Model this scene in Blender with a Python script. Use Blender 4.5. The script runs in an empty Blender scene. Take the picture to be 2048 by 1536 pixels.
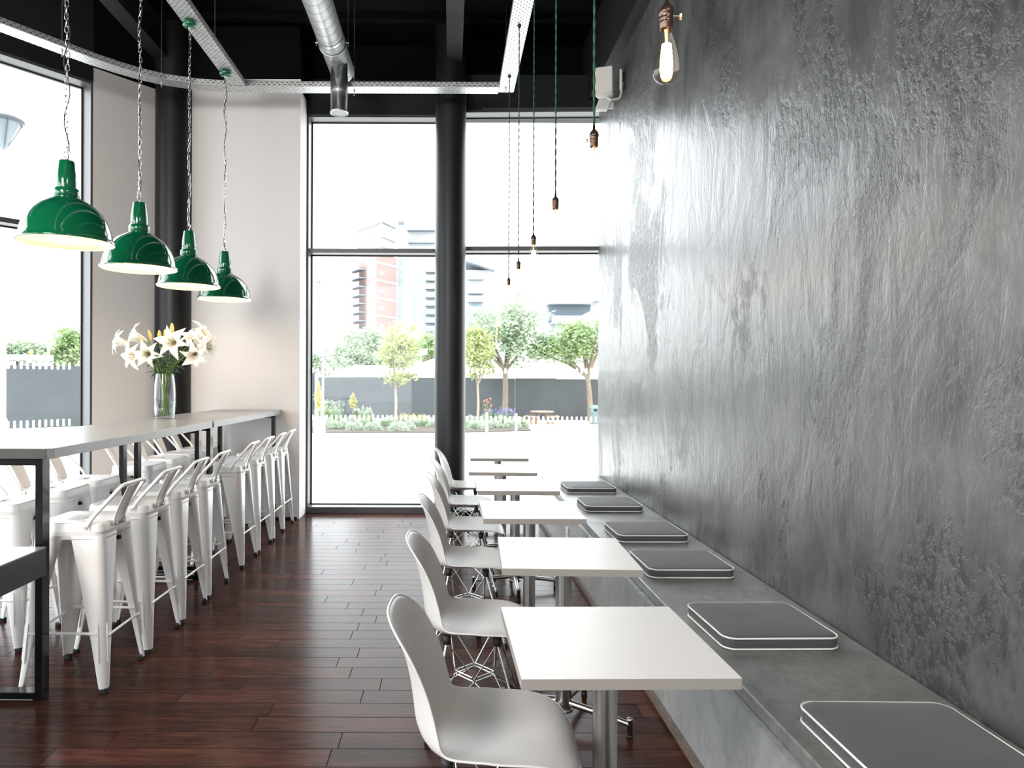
import bpy, math, random
from mathutils import Vector, Matrix

random.seed(7)
SC = bpy.context.scene
COL = SC.collection
PI = math.pi

# ------------------------------------------------------------------ camera, world, light, exposure
F, VX, VY, CH, ROLL = 1400.0, 900.0, 760.0, 1.48, 0.0035
cam_d = bpy.data.cameras.new('camera')
cam = bpy.data.objects.new('camera', cam_d); COL.objects.link(cam)
cam_d.sensor_width = 36.0
cam_d.lens = F / 2048 * 36.0
cam_d.shift_x = (1024 - VX) / 2048
cam_d.shift_y = -(768 - VY) / 2048
cam_d.clip_end = 800
cam.matrix_world = Matrix.Translation((0, 0, CH)) @ Matrix.Rotation(PI / 2, 4, 'X') @ Matrix.Rotation(ROLL, 4, 'Z')
SC.camera = cam

W = bpy.data.worlds.new('sky'); SC.world = W; W.use_nodes = True
_bg = W.node_tree.nodes['Background']
_bg.inputs[0].default_value = (0.93, 0.975, 1.0, 1)
_bg.inputs[1].default_value = 5.6

sun_d = bpy.data.lights.new('sun', 'SUN'); sun_d.energy = 2.0; sun_d.angle = 0.03
sun_d.color = (1, 0.97, 0.92)
sun = bpy.data.objects.new('sun', sun_d); COL.objects.link(sun)
sun.rotation_euler = (math.radians(24), 0, math.radians(-50))

# added fill light behind the viewer, brightens the stools; no fixture
al = bpy.data.lights.new('fill_light_left', 'AREA'); al.shape = 'SQUARE'; al.size = 1.6; al.energy = 200; al.color = (1.0, 0.93, 0.86)
alo = bpy.data.objects.new('fill_light_left', al); COL.objects.link(alo); alo.location = (-3.2, -1.0, 3.5)
alo.rotation_euler = (Vector((-2.1, 4.2, 0.6)) - Vector((-3.2, -1.0, 3.5))).to_track_quat('-Z', 'Y').to_euler()

bl = bpy.data.lights.new('fill_light_right', 'AREA'); bl.shape = 'SQUARE'; bl.size = 1.2; bl.energy = 46; bl.color = (1.0, 0.94, 0.88)  # second added fill light, lifts chairs and tables; no lamp stands there
blo = bpy.data.objects.new('fill_light_right', bl); COL.objects.link(blo); blo.location = (1.2, -0.8, 4.0)
blo.rotation_euler = (Vector((0.0, 2.6, 0.7)) - Vector((1.2, -0.8, 4.0))).to_track_quat('-Z', 'Y').to_euler()

SC.view_settings.view_transform = 'Standard'
SC.view_settings.look = 'None'
SC.view_settings.gamma = 1
SC.view_settings.use_curve_mapping = False
SC.view_settings.exposure = 0.3
SC.cycles.use_denoising = True
SC.cycles.max_bounces = 10
SC.cycles.diffuse_bounces = 5
SC.cycles.glossy_bounces = 4
SC.cycles.transmission_bounces = 6
SC.cycles.transparent_max_bounces = 16
SC.cycles.caustics_reflective = False
SC.cycles.caustics_refractive = False
SC.cycles.sample_clamp_indirect = 6.0

# ------------------------------------------------------------------ pixel helpers
def un(x, y):
    dx, dy = x - VX, y - VY
    return dx + ROLL * dy, dy - ROLL * dx
def at_z(x, y, z):
    dx, dy = un(x, y)
    Y = F * (CH - z) / dy
    return Vector((dx * Y / F, Y, z))
def at_y(x, y, Y):
    dx, dy = un(x, y)
    return Vector((dx * Y / F, Y, CH - dy * Y / F))

# ------------------------------------------------------------------ materials
def nt(m):
    m.use_nodes = True
    return m.node_tree, m.node_tree.nodes['Principled BSDF']
def mat(name, c, rough=0.5, metal=0.0, spec=0.5, coat=0.0, bump=0.0, bscale=60, vary=0.0, emit=None, es=0.0, sheen=0.0):
    m = bpy.data.materials.new(name); t, p = nt(m)
    p.inputs['Base Color'].default_value = (*c, 1)
    p.inputs['Roughness'].default_value = rough
    p.inputs['Metallic'].default_value = metal
    p.inputs['Specular IOR Level'].default_value = spec
    p.inputs['Coat Weight'].default_value = coat
    if sheen: p.inputs['Sheen Weight'].default_value = sheen
    if emit:
        p.inputs['Emission Color'].default_value = (*emit, 1); p.inputs['Emission Strength'].default_value = es
    if bump or vary:
        tc = t.nodes.new('ShaderNodeTexCoord'); n = t.nodes.new('ShaderNodeTexNoise')
        n.inputs['Scale'].default_value = bscale; n.inputs['Detail'].default_value = 5
        t.links.new(tc.outputs['Object'], n.inputs['Vector'])
        if bump:
            b = t.nodes.new('ShaderNodeBump'); b.inputs['Strength'].default_value = bump; b.inputs['Distance'].default_value = 0.004
            t.links.new(n.outputs['Fac'], b.inputs['Height']); t.links.new(b.outputs['Normal'], p.inputs['Normal'])
        if vary:
            r = t.nodes.new('ShaderNodeValToRGB')
            r.color_ramp.elements[0].position = 0.3; r.color_ramp.elements[1].position = 0.7
            r.color_ramp.elements[0].color = (*[v * (1 - vary) for v in c], 1)
            r.color_ramp.elements[1].color = (*[min(1, v * (1 + vary)) for v in c], 1)
            t.links.new(n.outputs['Fac'], r.inputs['Fac']); t.links.new(r.outputs['Color'], p.inputs['Base Color'])
    return m

class NB:
    """small node-graph helper"""
    def __init__(s, t): s.t = t
    def n(s, typ, **kw):
        q = s.t.nodes.new(typ)
        for k, v in kw.items(): setattr(q, k, v)
        return q
    def put(s, inp, v):
        if hasattr(v, 'is_linked') or hasattr(v, 'links'): s.t.links.new(v, inp)
        else: inp.default_value = v
    def math(s, op, a, b=0.0, c=None):
        q = s.n('ShaderNodeMath', operation=op); s.put(q.inputs[0], a); s.put(q.inputs[1], b)
        if c is not None: s.put(q.inputs[2], c)
        return q.outputs[0]
    def mix(s, f, a, b):
        q = s.n('ShaderNodeMix', data_type='RGBA'); s.put(q.inputs[0], f); s.put(q.inputs[6], a); s.put(q.inputs[7], b)
        return q.outputs[2]
    def noise(s, vec, scale, detail=4, rough=0.55, dist=0.0):
        q = s.n('ShaderNodeTexNoise'); s.t.links.new(vec, q.inputs['Vector'])
        q.inputs['Scale'].default_value = scale; q.inputs['Detail'].default_value = detail
        q.inputs['Roughness'].default_value = rough; q.inputs['Distortion'].default_value = dist
        return q.outputs['Fac']
    def mapping(s, vec, scale, loc=(0, 0, 0)):
        q = s.n('ShaderNodeMapping'); s.t.links.new(vec, q.inputs['Vector'])
        q.inputs['Scale'].default_value = scale; q.inputs['Location'].default_value = loc
        return q.outputs['Vector']
    def ramp(s, f, *st):
        q = s.n('ShaderNodeValToRGB'); s.t.links.new(f, q.inputs['Fac']); cr = q.color_ramp
        while len(cr.elements) < len(st): cr.elements.new(0.5)
        for e, (p, c) in zip(cr.elements, st):
            e.position = p; e.color = (*c, 1) if isinstance(c, tuple) else (c, c, c, 1)
        return q.outputs['Color']

def plaster_mat(name, dark, light, rough=0.42, bump=0.6, patches=1.0):
    """trowelled plaster: soft clouds, vertical drag streaks, and islands where the gritty undercoat shows through"""
    m = bpy.data.materials.new(name); t, p = nt(m); g = NB(t)
    tc = g.n('ShaderNodeTexCoord').outputs['Object']
    cloud = g.noise(g.mapping(tc, (1.0, 1.0, 0.75)), 1.35, 5, 0.6, 1.1)
    streak = g.noise(g.mapping(tc, (3.2, 3.2, 0.5)), 1.6, 6, 0.66, 0.9)
    stroke = g.noise(g.mapping(tc, (1, 1, 0.5), (3, 1, 8)), 3.2, 5, 0.55, 1.5)
    chip = g.noise(g.mapping(tc, (1, 1, 0.5), (9, 2, 5)), 11.0, 5, 0.68, 1.0)
    edge = g.ramp(chip, (0.50, 0.0), (0.545, 1.0))
    fine = g.noise(g.mapping(tc, (1, 1, 0.6)), 40, 4, 0.7)
    patch = g.noise(g.mapping(tc, (1.1, 1.1, 0.6), (4, 7.6, 2)), 1.25, 8, 0.70, 0.7)
    pm = g.ramp(patch, (0.515, 0.0), (0.575, 1.0))
    grit = g.ramp(g.noise(g.mapping(tc, (1, 1, 0.6)), 30, 4, 0.65), (0.45, 0.0), (0.55, 1.0))
    pit = g.math('MULTIPLY', pm, grit)
    mixv = g.math('ADD', g.math('MULTIPLY', cloud, 0.45), g.math('ADD', g.math('MULTIPLY', streak, 0.22), g.math('ADD', g.math('MULTIPLY', stroke, 0.22), g.math('MULTIPLY', fine, 0.11))))
    base = g.ramp(mixv, (0.40, tuple(dark)), (0.50, tuple((a + b) / 2 for a, b in zip(dark, light))), (0.60, tuple(light)))
    col = g.mix(g.math('MULTIPLY', pm, 0.30 * patches), base, (*[v * 0.7 for v in dark], 1))
    col = g.mix(g.math('MULTIPLY', pit, 0.55 * patches), col, (*[v * 0.45 for v in dark], 1))
    scuff = g.math('MULTIPLY', g.ramp(chip, (0.60, 0.0), (0.68, 1.0)), 0.22 * patches)
    col = g.mix(scuff, col, (*[v * 1.35 for v in light], 1))
    t.links.new(col, p.inputs['Base Color'])
    hgt = g.math('ADD', g.math('MULTIPLY', streak, 0.22), g.math('ADD', g.math('MULTIPLY', pit, -0.13 * patches), g.math('ADD', g.math('MULTIPLY', stroke, 0.45), g.math('ADD', g.math('MULTIPLY', edge, 0.022 * patches), g.math('MULTIPLY', fine, 0.05)))))
    b = g.n('ShaderNodeBump'); b.inputs['Strength'].default_value = bump; b.inputs['Distance'].default_value = 0.035
    t.links.new(hgt, b.inputs['Height']); t.links.new(b.outputs['Normal'], p.inputs['Normal'])
    rr_ = g.math('ADD', g.math('MULTIPLY', cloud, 0.16), g.math('ADD', g.math('MULTIPLY', pm, 0.08), rough - 0.10))
    t.links.new(rr_, p.inputs['Roughness'])
    return m

def floor_mat():
    m = bpy.data.materials.new('dark_planks'); t, p = nt(m); g = NB(t)
    tc = g.n('ShaderNodeTexCoord').outputs['Object']
    sp = g.n('ShaderNodeSeparateXYZ'); t.links.new(tc, sp.inputs[0])
    X, Y = sp.outputs[0], sp.outputs[1]
    ry = g.math('DIVIDE', g.math('ADD', Y, 20.03), 0.132)
    row = g.math('FLOOR', ry); fy = g.math('FRACT', ry)
    wn = g.n('ShaderNodeTexWhiteNoise', noise_dimensions='1D'); t.links.new(row, wn.inputs['W'])
    L = g.math('ADD', 0.62, g.math('MULTIPLY', wn.outputs['Value'], 0.5))
    wn2 = g.n('ShaderNodeTexWhiteNoise', noise_dimensions='1D'); t.links.new(g.math('ADD', row, 311.7), wn2.inputs['W'])
    rx = g.math('DIVIDE', g.math('ADD', X, g.math('ADD', 30.0, g.math('MULTIPLY', wn2.outputs['Value'], 3.0))), L)
    col = g.math('FLOOR', rx); fx = g.math('FRACT', rx)
    cv = g.n('ShaderNodeCombineXYZ'); t.links.new(row, cv.inputs[0]); t.links.new(col, cv.inputs[1])
    pn = g.n('ShaderNodeTexWhiteNoise', noise_dimensions='3D'); t.links.new(cv.outputs[0], pn.inputs['Vector'])
    ey = g.math('MULTIPLY', g.math('MINIMUM', fy, g.math('SUBTRACT', 1.0, fy)), 0.132)
    ex = g.math('MULTIPLY', g.math('MINIMUM', fx, g.math('SUBTRACT', 1.0, fx)), L)
    gap = g.math('LESS_THAN', g.math('MINIMUM', ex, ey), 0.0019)
    off = g.n('ShaderNodeVectorMath', operation='ADD'); t.links.new(tc, off.inputs[0])
    sc = g.n('ShaderNodeVectorMath', operation='SCALE'); t.links.new(pn.outputs['Color'], sc.inputs[0]); sc.inputs['Scale'].default_value = 40
    t.links.new(sc.outputs[0], off.inputs[1])
    grain = g.noise(g.mapping(off.outputs[0], (1.6, 16, 1)), 3.0, 6, 0.62, 0.6)
    blot = g.noise(g.mapping(off.outputs[0], (1.2, 4, 1)), 1.6, 3)
    v = g.math('ADD', g.math('MULTIPLY', grain, 0.55), g.math('MULTIPLY', blot, 0.45))
    wood = g.ramp(v, (0.30, (0.013, 0.0052, 0.0042)), (0.5, (0.046, 0.0165, 0.0115)), (0.70, (0.105, 0.037, 0.0235)))
    tint = g.math('ADD', 0.62, g.math('MULTIPLY', pn.outputs['Value'], 0.75))
    hs = g.n('ShaderNodeHueSaturation'); t.links.new(wood, hs.inputs['Color']); t.links.new(tint, hs.inputs['Value'])
    c = g.mix(gap, hs.outputs[0], (0.004, 0.003, 0.003, 1))
    t.links.new(c, p.inputs['Base Color'])
    p.inputs['Specular IOR Level'].default_value = 0.045
    t.links.new(g.math('ADD', 0.13, g.math('ADD', g.math('MULTIPLY', grain, 0.14), g.math('MULTIPLY', gap, 0.6))), p.inputs['Roughness'])
    tilt = g.math('MULTIPLY', g.math('SUBTRACT', pn.outputs['Value'], 0.5), g.math('MULTIPLY', g.math('SUBTRACT', fy, 0.5), 0.25))
    hgt = g.math('ADD', g.math('ADD', g.math('MULTIPLY', gap, -0.6), tilt), g.math('MULTIPLY', grain, 0.10))
    b = g.n('ShaderNodeBump'); b.inputs['Strength'].default_value = 0.5; b.inputs['Distance'].default_value = 0.006
    t.links.new(hgt, b.inputs['Height']); t.links.new(b.outputs['Normal'], p.inputs['Normal'])
    return m

def glass_mat(name, tint=(1, 1, 1), facing=0.06, edge=0.5):
    """thin clear sheet: passes light, with a mirror share growing at grazing angles"""
    m = bpy.data.materials.new(name); m.use_nodes = True; t = m.node_tree; t.nodes.clear(); g = NB(t)
    o = g.n('ShaderNodeOutputMaterial'); tr = g.n('ShaderNodeBsdfTransparent'); gl = g.n('ShaderNodeBsdfGlossy')
    tr.inputs[0].default_value = (*tint, 1); gl.inputs['Roughness'].default_value = 0.02
    lw = g.n('ShaderNodeLayerWeight'); lw.inputs['Blend'].default_value = edge
    fac = g.math('ADD', facing, g.math('MULTIPLY', g.math('POWER', lw.outputs['Facing'], 4.0), 0.6))
    mx = g.n('ShaderNodeMixShader'); t.links.new(fac, mx.inputs[0]); t.links.new(tr.outputs[0], mx.inputs[1]); t.links.new(gl.outputs[0], mx.inputs[2])
    t.links.new(mx.outputs[0], o.inputs[0])
    return m

def tray_mat():
    m = bpy.data.materials.new('perforated_galvanised_steel'); t, p = nt(m); g = NB(t)
    uv = g.n('ShaderNodeUVMap').outputs[0]
    sp = g.n('ShaderNodeSeparateXYZ'); t.links.new(uv, sp.inputs[0]); U, V = sp.outputs[0], sp.outputs[1]
    r = g.math('DIVIDE', V, 0.022); row = g.math('FLOOR', r)
    par = g.math('MULTIPLY', g.math('FRACT', g.math('MULTIPLY', row, 0.5)), 1.0)
    fu = g.math('SUBTRACT', g.math('FRACT', g.math('ADD', g.math('DIVIDE', U, 0.05), par)), 0.5)
    fv = g.math('SUBTRACT', g.math('FRACT', r), 0.5)
    d = g.math('MAXIMUM', g.math('ABSOLUTE', fu), g.math('MULTIPLY', g.math('ABSOLUTE', fv), 0.95))
    hole = g.math('LESS_THAN', d, 0.17)
    tc = g.n('ShaderNodeTexCoord').outputs['Object']
    sp_n = g.noise(tc, 30, 3)
    base = g.ramp(sp_n, (0.35, (0.52, 0.54, 0.55)), (0.65, (0.72, 0.74, 0.74)))
    t.links.new(g.mix(hole, base, (0.02, 0.02, 0.022, 1)), p.inputs['Base Color'])
    t.links.new(g.math('MULTIPLY', g.math('SUBTRACT', 1.0, hole), 0.65), p.inputs['Metallic'])
    p.inputs['Roughness'].default_value = 0.42
    return m

def duct_mat():
    m = bpy.data.materials.new('spiral_galvanised_duct'); t, p = nt(m); g = NB(t)
    tc = g.n('ShaderNodeTexCoord').outputs['Object']
    sp = g.n('ShaderNodeSeparateXYZ'); t.links.new(tc, sp.inputs[0])
    a = g.math('DIVIDE', g.math('ARCTAN2', sp.outputs[2], sp.outputs[0]), 2 * PI)
    s = g.math('FRACT', g.math('ADD', g.math('DIVIDE', sp.outputs[1], 0.125), a))
    seam = g.math('LESS_THAN', s, 0.055)
    n = g.noise(tc, 14, 3)
    base = g.ramp(n, (0.35, (0.62, 0.65, 0.66)), (0.65, (0.80, 0.82, 0.82)))
    t.links.new(g.mix(seam, base, (0.16, 0.17, 0.18, 1)), p.inputs['Base Color'])
    p.inputs['Metallic'].default_value = 0.75; p.inputs['Roughness'].default_value = 0.36
    b = g.n('ShaderNodeBump'); b.inputs['Strength'].default_value = 0.5; b.inputs['Distance'].default_value = 0.004
    t.links.new(seam, b.inputs['Height']); t.links.new(b.outputs['Normal'], p.inputs['Normal'])
    return m

def concrete_mat(name, dark, light, rough):
    m = bpy.data.materials.new(name); t, p = nt(m); g = NB(t)
    tc = g.n('ShaderNodeTexCoord').outputs['Object']
    a = g.noise(tc, 3.0, 6, 0.65, 0.6); f = g.noise(tc, 160, 2)
    v = g.math('ADD', g.math('MULTIPLY', a, 0.75), g.math('MULTIPLY', f, 0.25))
    t.links.new(g.ramp(v, (0.36, tuple(dark)), (0.64, tuple(light))), p.inputs['Base Color'])
    t.links.new(g.math('ADD', rough - 0.03, g.math('MULTIPLY', a, 0.06)), p.inputs['Roughness'])
    b = g.n('ShaderNodeBump'); b.inputs['Strength'].default_value = 0.03; b.inputs['Distance'].default_value = 0.003
    t.links.new(f, b.inputs['Height']); t.links.new(b.outputs['Normal'], p.inputs['Normal'])
    return m

def leaf_mat(name, c1, c2, trans=0.35):
    m = bpy.data.materials.new(name); t, p = nt(m); g = NB(t)
    tc = g.n('ShaderNodeTexCoord').outputs['Object']
    t.links.new(g.ramp(g.noise(tc, 1.1, 5, 0.7), (0.3, tuple(c1)), (0.7, tuple(c2))), p.inputs['Base Color'])
    p.inputs['Roughness'].default_value = 0.6
    tl = g.n('ShaderNodeBsdfTranslucent'); tl.inputs[0].default_value = (*c2, 1)
    mx = g.n('ShaderNodeMixShader'); mx.inputs[0].default_value = trans
    o = t.nodes['Material Output']
    t.links.new(p.outputs[0], mx.inputs[1]); t.links.new(tl.outputs[0], mx.inputs[2]); t.links.new(mx.outputs[0], o.inputs[0])
    return m

MT = dict(
    floor=floor_mat(),
    plaster=plaster_mat('grey_polished_plaster', (0.034, 0.034, 0.035), (0.108, 0.108, 0.109), 0.315, 0.5),
    bench_front=plaster_mat('smooth_bench_front', (0.27, 0.28, 0.282), (0.40, 0.41, 0.412), 0.30, 0.15, 0.4),
    bench=plaster_mat('grey_bench_plaster', (0.15, 0.15, 0.148), (0.25, 0.25, 0.245), 0.42, 0.2, 0.5),
    white_wall=mat('warm_white_paint', (0.74, 0.715, 0.70), 0.7, bump=0.05, bscale=200),
    black=mat('black_paint', (0.003, 0.003, 0.0034), 0.85, spec=0.1),
    charcoal=mat('charcoal_paint', (0.015, 0.016, 0.018), 0.55, spec=0.25, bump=0.05, bscale=90),
    column=mat('dark_column_paint', (0.008, 0.009, 0.011), 0.42, spec=0.35, bump=0.04, bscale=120),
    frame=mat('grey_window_frame', (0.075, 0.078, 0.082), 0.40),
    pane=glass_mat('window_glass', (0.97, 0.985, 0.99), 0.03, 0.35),
    marker=leaf_mat('white_vinyl', (0.93, 0.93, 0.93), (0.95, 0.95, 0.95), 0.75),
    stool=mat('white_gloss_metal', (0.88, 0.87, 0.86), 0.28, spec=0.35),
    rubber=mat('black_rubber', (0.012, 0.012, 0.012), 0.6),
    steel=mat('bolt_steel', (0.6, 0.6, 0.6), 0.3, 1.0),
    brushed=mat('brushed_steel', (0.42, 0.415, 0.40), 0.30, 1.0),
    chrome=mat('chrome_wire', (0.72, 0.73, 0.74), 0.10, 1.0),
    concrete=concrete_mat('polished_concrete', (0.25, 0.25, 0.247), (0.31, 0.31, 0.305), 0.30),
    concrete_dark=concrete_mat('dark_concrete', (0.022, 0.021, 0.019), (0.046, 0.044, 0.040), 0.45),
    blackmetal=mat('black_steel', (0.006, 0.006, 0.007), 0.16, 0.0, spec=0.35),
    laminate=mat('white_laminate', (0.69, 0.68, 0.665), 0.36, spec=0.3),
    laminate_edge=mat('beige_edge_band', (0.30, 0.28, 0.26), 0.5),
    shell=mat('grey_white_plastic', (0.64, 0.63, 0.615), 0.38, bump=0.02, bscale=400),
    fabric=mat('charcoal_canvas', (0.066, 0.066, 0.070), 0.75, bump=0.25, bscale=500, sheen=0.15),
    piping=mat('white_piping', (0.85, 0.85, 0.83), 0.6),
    green=mat('green_enamel', (0.003, 0.112, 0.047), 0.10, coat=0.6),
    enamel=mat('white_enamel', (0.86, 0.74, 0.52), 0.4),
    lamp_bulb=mat('lit_lamp', (1, 0.9, 0.75), 0.5, emit=(1.0, 0.80, 0.52), es=14),
    chain=mat('nickel_chain', (0.66, 0.66, 0.67), 0.22, 1.0),
    cord_black=mat('black_flex', (0.012, 0.012, 0.012), 0.6),
    cord_green=mat('green_braided_flex', (0.012, 0.075, 0.040), 0.7, bump=0.6, bscale=300),
    bronze=mat('antique_bronze', (0.13, 0.085, 0.062), 0.34, 0.9),
    brass=mat('copper_key', (0.75, 0.42, 0.26), 0.25, 1.0),
    bulb_glass=glass_mat('clear_bulb_glass', (1.0, 0.95, 0.86), 0.05, 0.45),
    filament=mat('glowing_filament', (1, 0.8, 0.5), 0.5, emit=(1.0, 0.66, 0.30), es=45),
    tray=tray_mat(), duct=duct_mat(),
    galv=mat('galvanised_pipe', (0.55, 0.57, 0.58), 0.28, 0.9),
    speaker=mat('offwhite_plastic', (0.62, 0.60, 0.57), 0.5),
    white_plastic=mat('white_plastic', (0.8, 0.8, 0.8), 0.45),
    vase=glass_mat('vase_glass', (0.98, 0.99, 0.985), 0.03, 0.55),
    water=glass_mat('vase_water', (0.93, 0.96, 0.95), 0.05, 0.4),
    petal=leaf_mat('lily_white', (0.90, 0.88, 0.85), (0.93, 0.92, 0.90), 0.3),
    throat=mat('lily_throat', (0.86, 0.80, 0.58), 0.5),
    bud=mat('lily_bud_yellow', (0.62, 0.42, 0.10), 0.5),
    stamen=mat('lily_stamen', (0.55, 0.45, 0.10), 0.6),
    stem=mat('stem_green', (0.13, 0.22, 0.05), 0.45),
    lily_leaf=mat('leaf_green', (0.045, 0.16, 0.03), 0.35),
    wood_trim=mat('grey_wood_trim', (0.16, 0.13, 0.11), 0.6, bump=0.2, bscale=40, vary=0.3),
    # outdoors
    paving=mat('pale_paving', (0.62, 0.61, 0.59), 0.8, vary=0.05, bscale=2),
    sand=mat('sandy_gravel', (0.60, 0.50, 0.38), 0.9, vary=0.1, bscale=6),
    hoarding=mat('grey_hoarding', (0.040, 0.047, 0.052), 0.6, vary=0.12, bscale=0.8),
    hoarding_post=mat('hoarding_post', (0.15, 0.155, 0.16), 0.6),
    canvas=mat('white_canvas', (0.85, 0.84, 0.82), 0.7),
    brick=mat('hazed_red_brick', (0.235, 0.165, 0.150), 0.8, vary=0.05, bscale=3),  # brick red dulled: the outdoor haze is put into its colour
    render_white=mat('white_render', (0.32, 0.33, 0.335), 0.7),
    slab=mat('blue_grey_slab', (0.17, 0.20, 0.23), 0.6),
    pale_glass=mat('pale_facade_glass', (0.22, 0.29, 0.32), 0.5),
    dark_clad=mat('blue_grey_cladding', (0.07, 0.10, 0.12), 0.5),
    bark=mat('tree_bark', (0.16, 0.13, 0.10), 0.9, vary=0.2, bscale=9),
    bark_pale=mat('young_bark', (0.30, 0.25, 0.20), 0.9),
    leaf_mid=leaf_mat('mid_green_leaves', (0.15, 0.22, 0.10), (0.27, 0.36, 0.17)),
    leaf_pale=leaf_mat('grey_green_leaves', (0.20, 0.27, 0.19), (0.33, 0.41, 0.28)),
    leaf_lime=leaf_mat('yellow_green_leaves', (0.27, 0.32, 0.12), (0.40, 0.44, 0.21)),
    leaf_silver=leaf_mat('silver_leaves', (0.26, 0.33, 0.25), (0.42, 0.48, 0.38)),
    leaf_gold=leaf_mat('golden_conifer', (0.38, 0.36, 0.12), (0.55, 0.50, 0.22)),
    lavender=mat('lavender_bloom', (0.22, 0.20, 0.42), 0.8),
    yellow_bloom=mat('yellow_bloom', (0.75, 0.55, 0.12), 0.8),
    orange_bloom=mat('orange_bloom', (0.75, 0.25, 0.12), 0.8),
    planter=mat('terracotta_planter', (0.30, 0.19, 0.17), 0.7),
    soil=mat('dark_soil', (0.05, 0.04, 0.03), 0.9),
    pole=mat('white_lamp_pole', (0.75, 0.77, 0.78), 0.4),
    lamp_grey=mat('grey_lamp_housing', (0.035, 0.047, 0.055), 0.4),
    lamp_glass=mat('frosted_lamp_cone', (0.12, 0.145, 0.16), 0.3),
    timber=mat('weathered_timber', (0.23, 0.165, 0.13), 0.8, vary=0.2, bscale=12),
    bin=mat('slate_bin', (0.10, 0.15, 0.17), 0.5),
    iron=mat('dark_iron', (0.03, 0.035, 0.04), 0.5),
    cab=mat('grey_machine_cab', (0.22, 0.22, 0.24), 0.5),
    beacon=mat('orange_beacon', (0.85, 0.35, 0.08), 0.3),
    sign=mat('blue_white_sign', (0.55, 0.60, 0.70), 0.5),
)

# ------------------------------------------------------------------ mesh builder
class M:
    def __init__(s):
        s.v, s.f, s.sm, s.uv = [], [], [], None
    def add(s, vs, fs, smooth=False):
        o = len(s.v); s.v += [tuple(p) for p in vs]
        for q in fs: s.f.append(tuple(i + o for i in q)); s.sm.append(smooth)
        return s
    def box(s, a, b):
        x0, y0, z0 = a; x1, y1, z1 = b
        return s.add([(x0, y0, z0), (x1, y0, z0), (x1, y1, z0), (x0, y1, z0), (x0, y0, z1), (x1, y0, z1), (x1, y1, z1), (x0, y1, z1)],
                     [(0, 3, 2, 1), (4, 5, 6, 7), (0, 1, 5, 4), (1, 2, 6, 5), (2, 3, 7, 6), (3, 0, 4, 7)])
    def prism(s, pts, z0, z1):
        n = len(pts)
        vs = [(x, y, z0) for x, y in pts] + [(x, y, z1) for x, y in pts]
        return s.add(vs, [tuple(range(n))[::-1], tuple(range(n, 2 * n))] + [(i, (i + 1) % n, n + (i + 1) % n, n + i) for i in range(n)])
    def loft(s, loops, caps=True, smooth=True, closed=True):
        n = len(loops[0]); o = len(s.v)
        for L in loops: s.v += [tuple(p) for p in L]
        rng = range(n) if closed else range(n - 1)
        for k in range(len(loops) - 1):
            for i in rng:
                j = (i + 1) % n
                s.f.append((o + k * n + i, o + k * n + j, o + (k + 1) * n + j, o + (k + 1) * n + i)); s.sm.append(smooth)
        if caps:
            s.add(loops[0], [tuple(range(n))[::-1]]); s.add(loops[-1], [tuple(range(n))])
        return s
    def tube(s, pts, r, n=8, caps=True, flat=1.0):
        pts = [Vector(p) for p in pts]; rs = r if isinstance(r, (list, tuple)) else [r] * len(pts)
        T = []
        for i in range(len(pts)):
            d = pts[min(i + 1, len(pts) - 1)] - pts[max(i - 1, 0)]
            T.append(d.normalized())
        up = Vector((0, 0, 1)) if abs(T[0].z) < 0.9 else Vector((1, 0, 0))
        a = T[0].cross(up).normalized(); loops = []
        for i, p in enumerate(pts):
            a = (a - T[i] * a.dot(T[i])).normalized(); b = T[i].cross(a)
            loops.append([p + (a * math.cos(2 * PI * k / n) + b * math.sin(2 * PI * k / n) * flat) * rs[i] for k in range(n)])
        return s.loft(loops, caps)
    def ring(s, pts, r, n=6):
        """closed tube"""
        pts = [Vector(p) for p in pts]; m = len(pts); loops = []
        c = sum(pts, Vector()) / m
        nrm = (pts[0] - c).cross(pts[m // 4] - c).normalized()
        for i, p in enumerate(pts):
            t = (pts[(i + 1) % m] - pts[i - 1]).normalized(); a = nrm; b = t.cross(a)
            loops.append([p + (a * math.cos(2 * PI * k / n) + b * math.sin(2 * PI * k / n)) * r for k in range(n)])
        loops.append(loops[0])
        return s.loft(loops, False)
    def lathe(s, prof, n=32, c=(0, 0, 0), smooth=True):
        loops = [[(c[0] + r * math.cos(2 * PI * k / n), c[1] + r * math.sin(2 * PI * k / n), c[2] + z) for k in range(n)] for r, z in prof]
        return s.loft(loops, False, smooth)
    def ball(s, c, r, n=12, m=8, sz=1.0):
        prof = [(max(1e-4, r * math.sin(PI * i / m)), -r * sz * math.cos(PI * i / m)) for i in range(m + 1)]
        return s.lathe(prof, n, c)
    def build(s, name, m, parent=None, bevel=0.0, seg=2, solid=0.0, sub=0):
        me = bpy.data.meshes.new(name); me.from_pydata(s.v, [], s.f); me.update()
        me.polygons.foreach_set('use_smooth', s.sm)
        if s.uv:
            l = me.uv_layers.new(name='UVMap')
            l.data.foreach_set('uv', [c for q in s.uv for c in q])
        me.materials.append(m)
        o = bpy.data.objects.new(name, me); COL.objects.link(o)
        if parent: o.parent = parent
        if solid:
            k = o.modifiers.new('solid', 'SOLIDIFY'); k.thickness = solid; k.offset = 0
        if bevel:
            k = o.modifiers.new('bevel', 'BEVEL'); k.width = bevel; k.segments = seg; k.limit_method = 'ANGLE'; k.angle_limit = 0.7
        if sub:
            k = o.modifiers.new('sub', 'SUBSURF'); k.levels = sub; k.render_levels = sub
        return o

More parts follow.
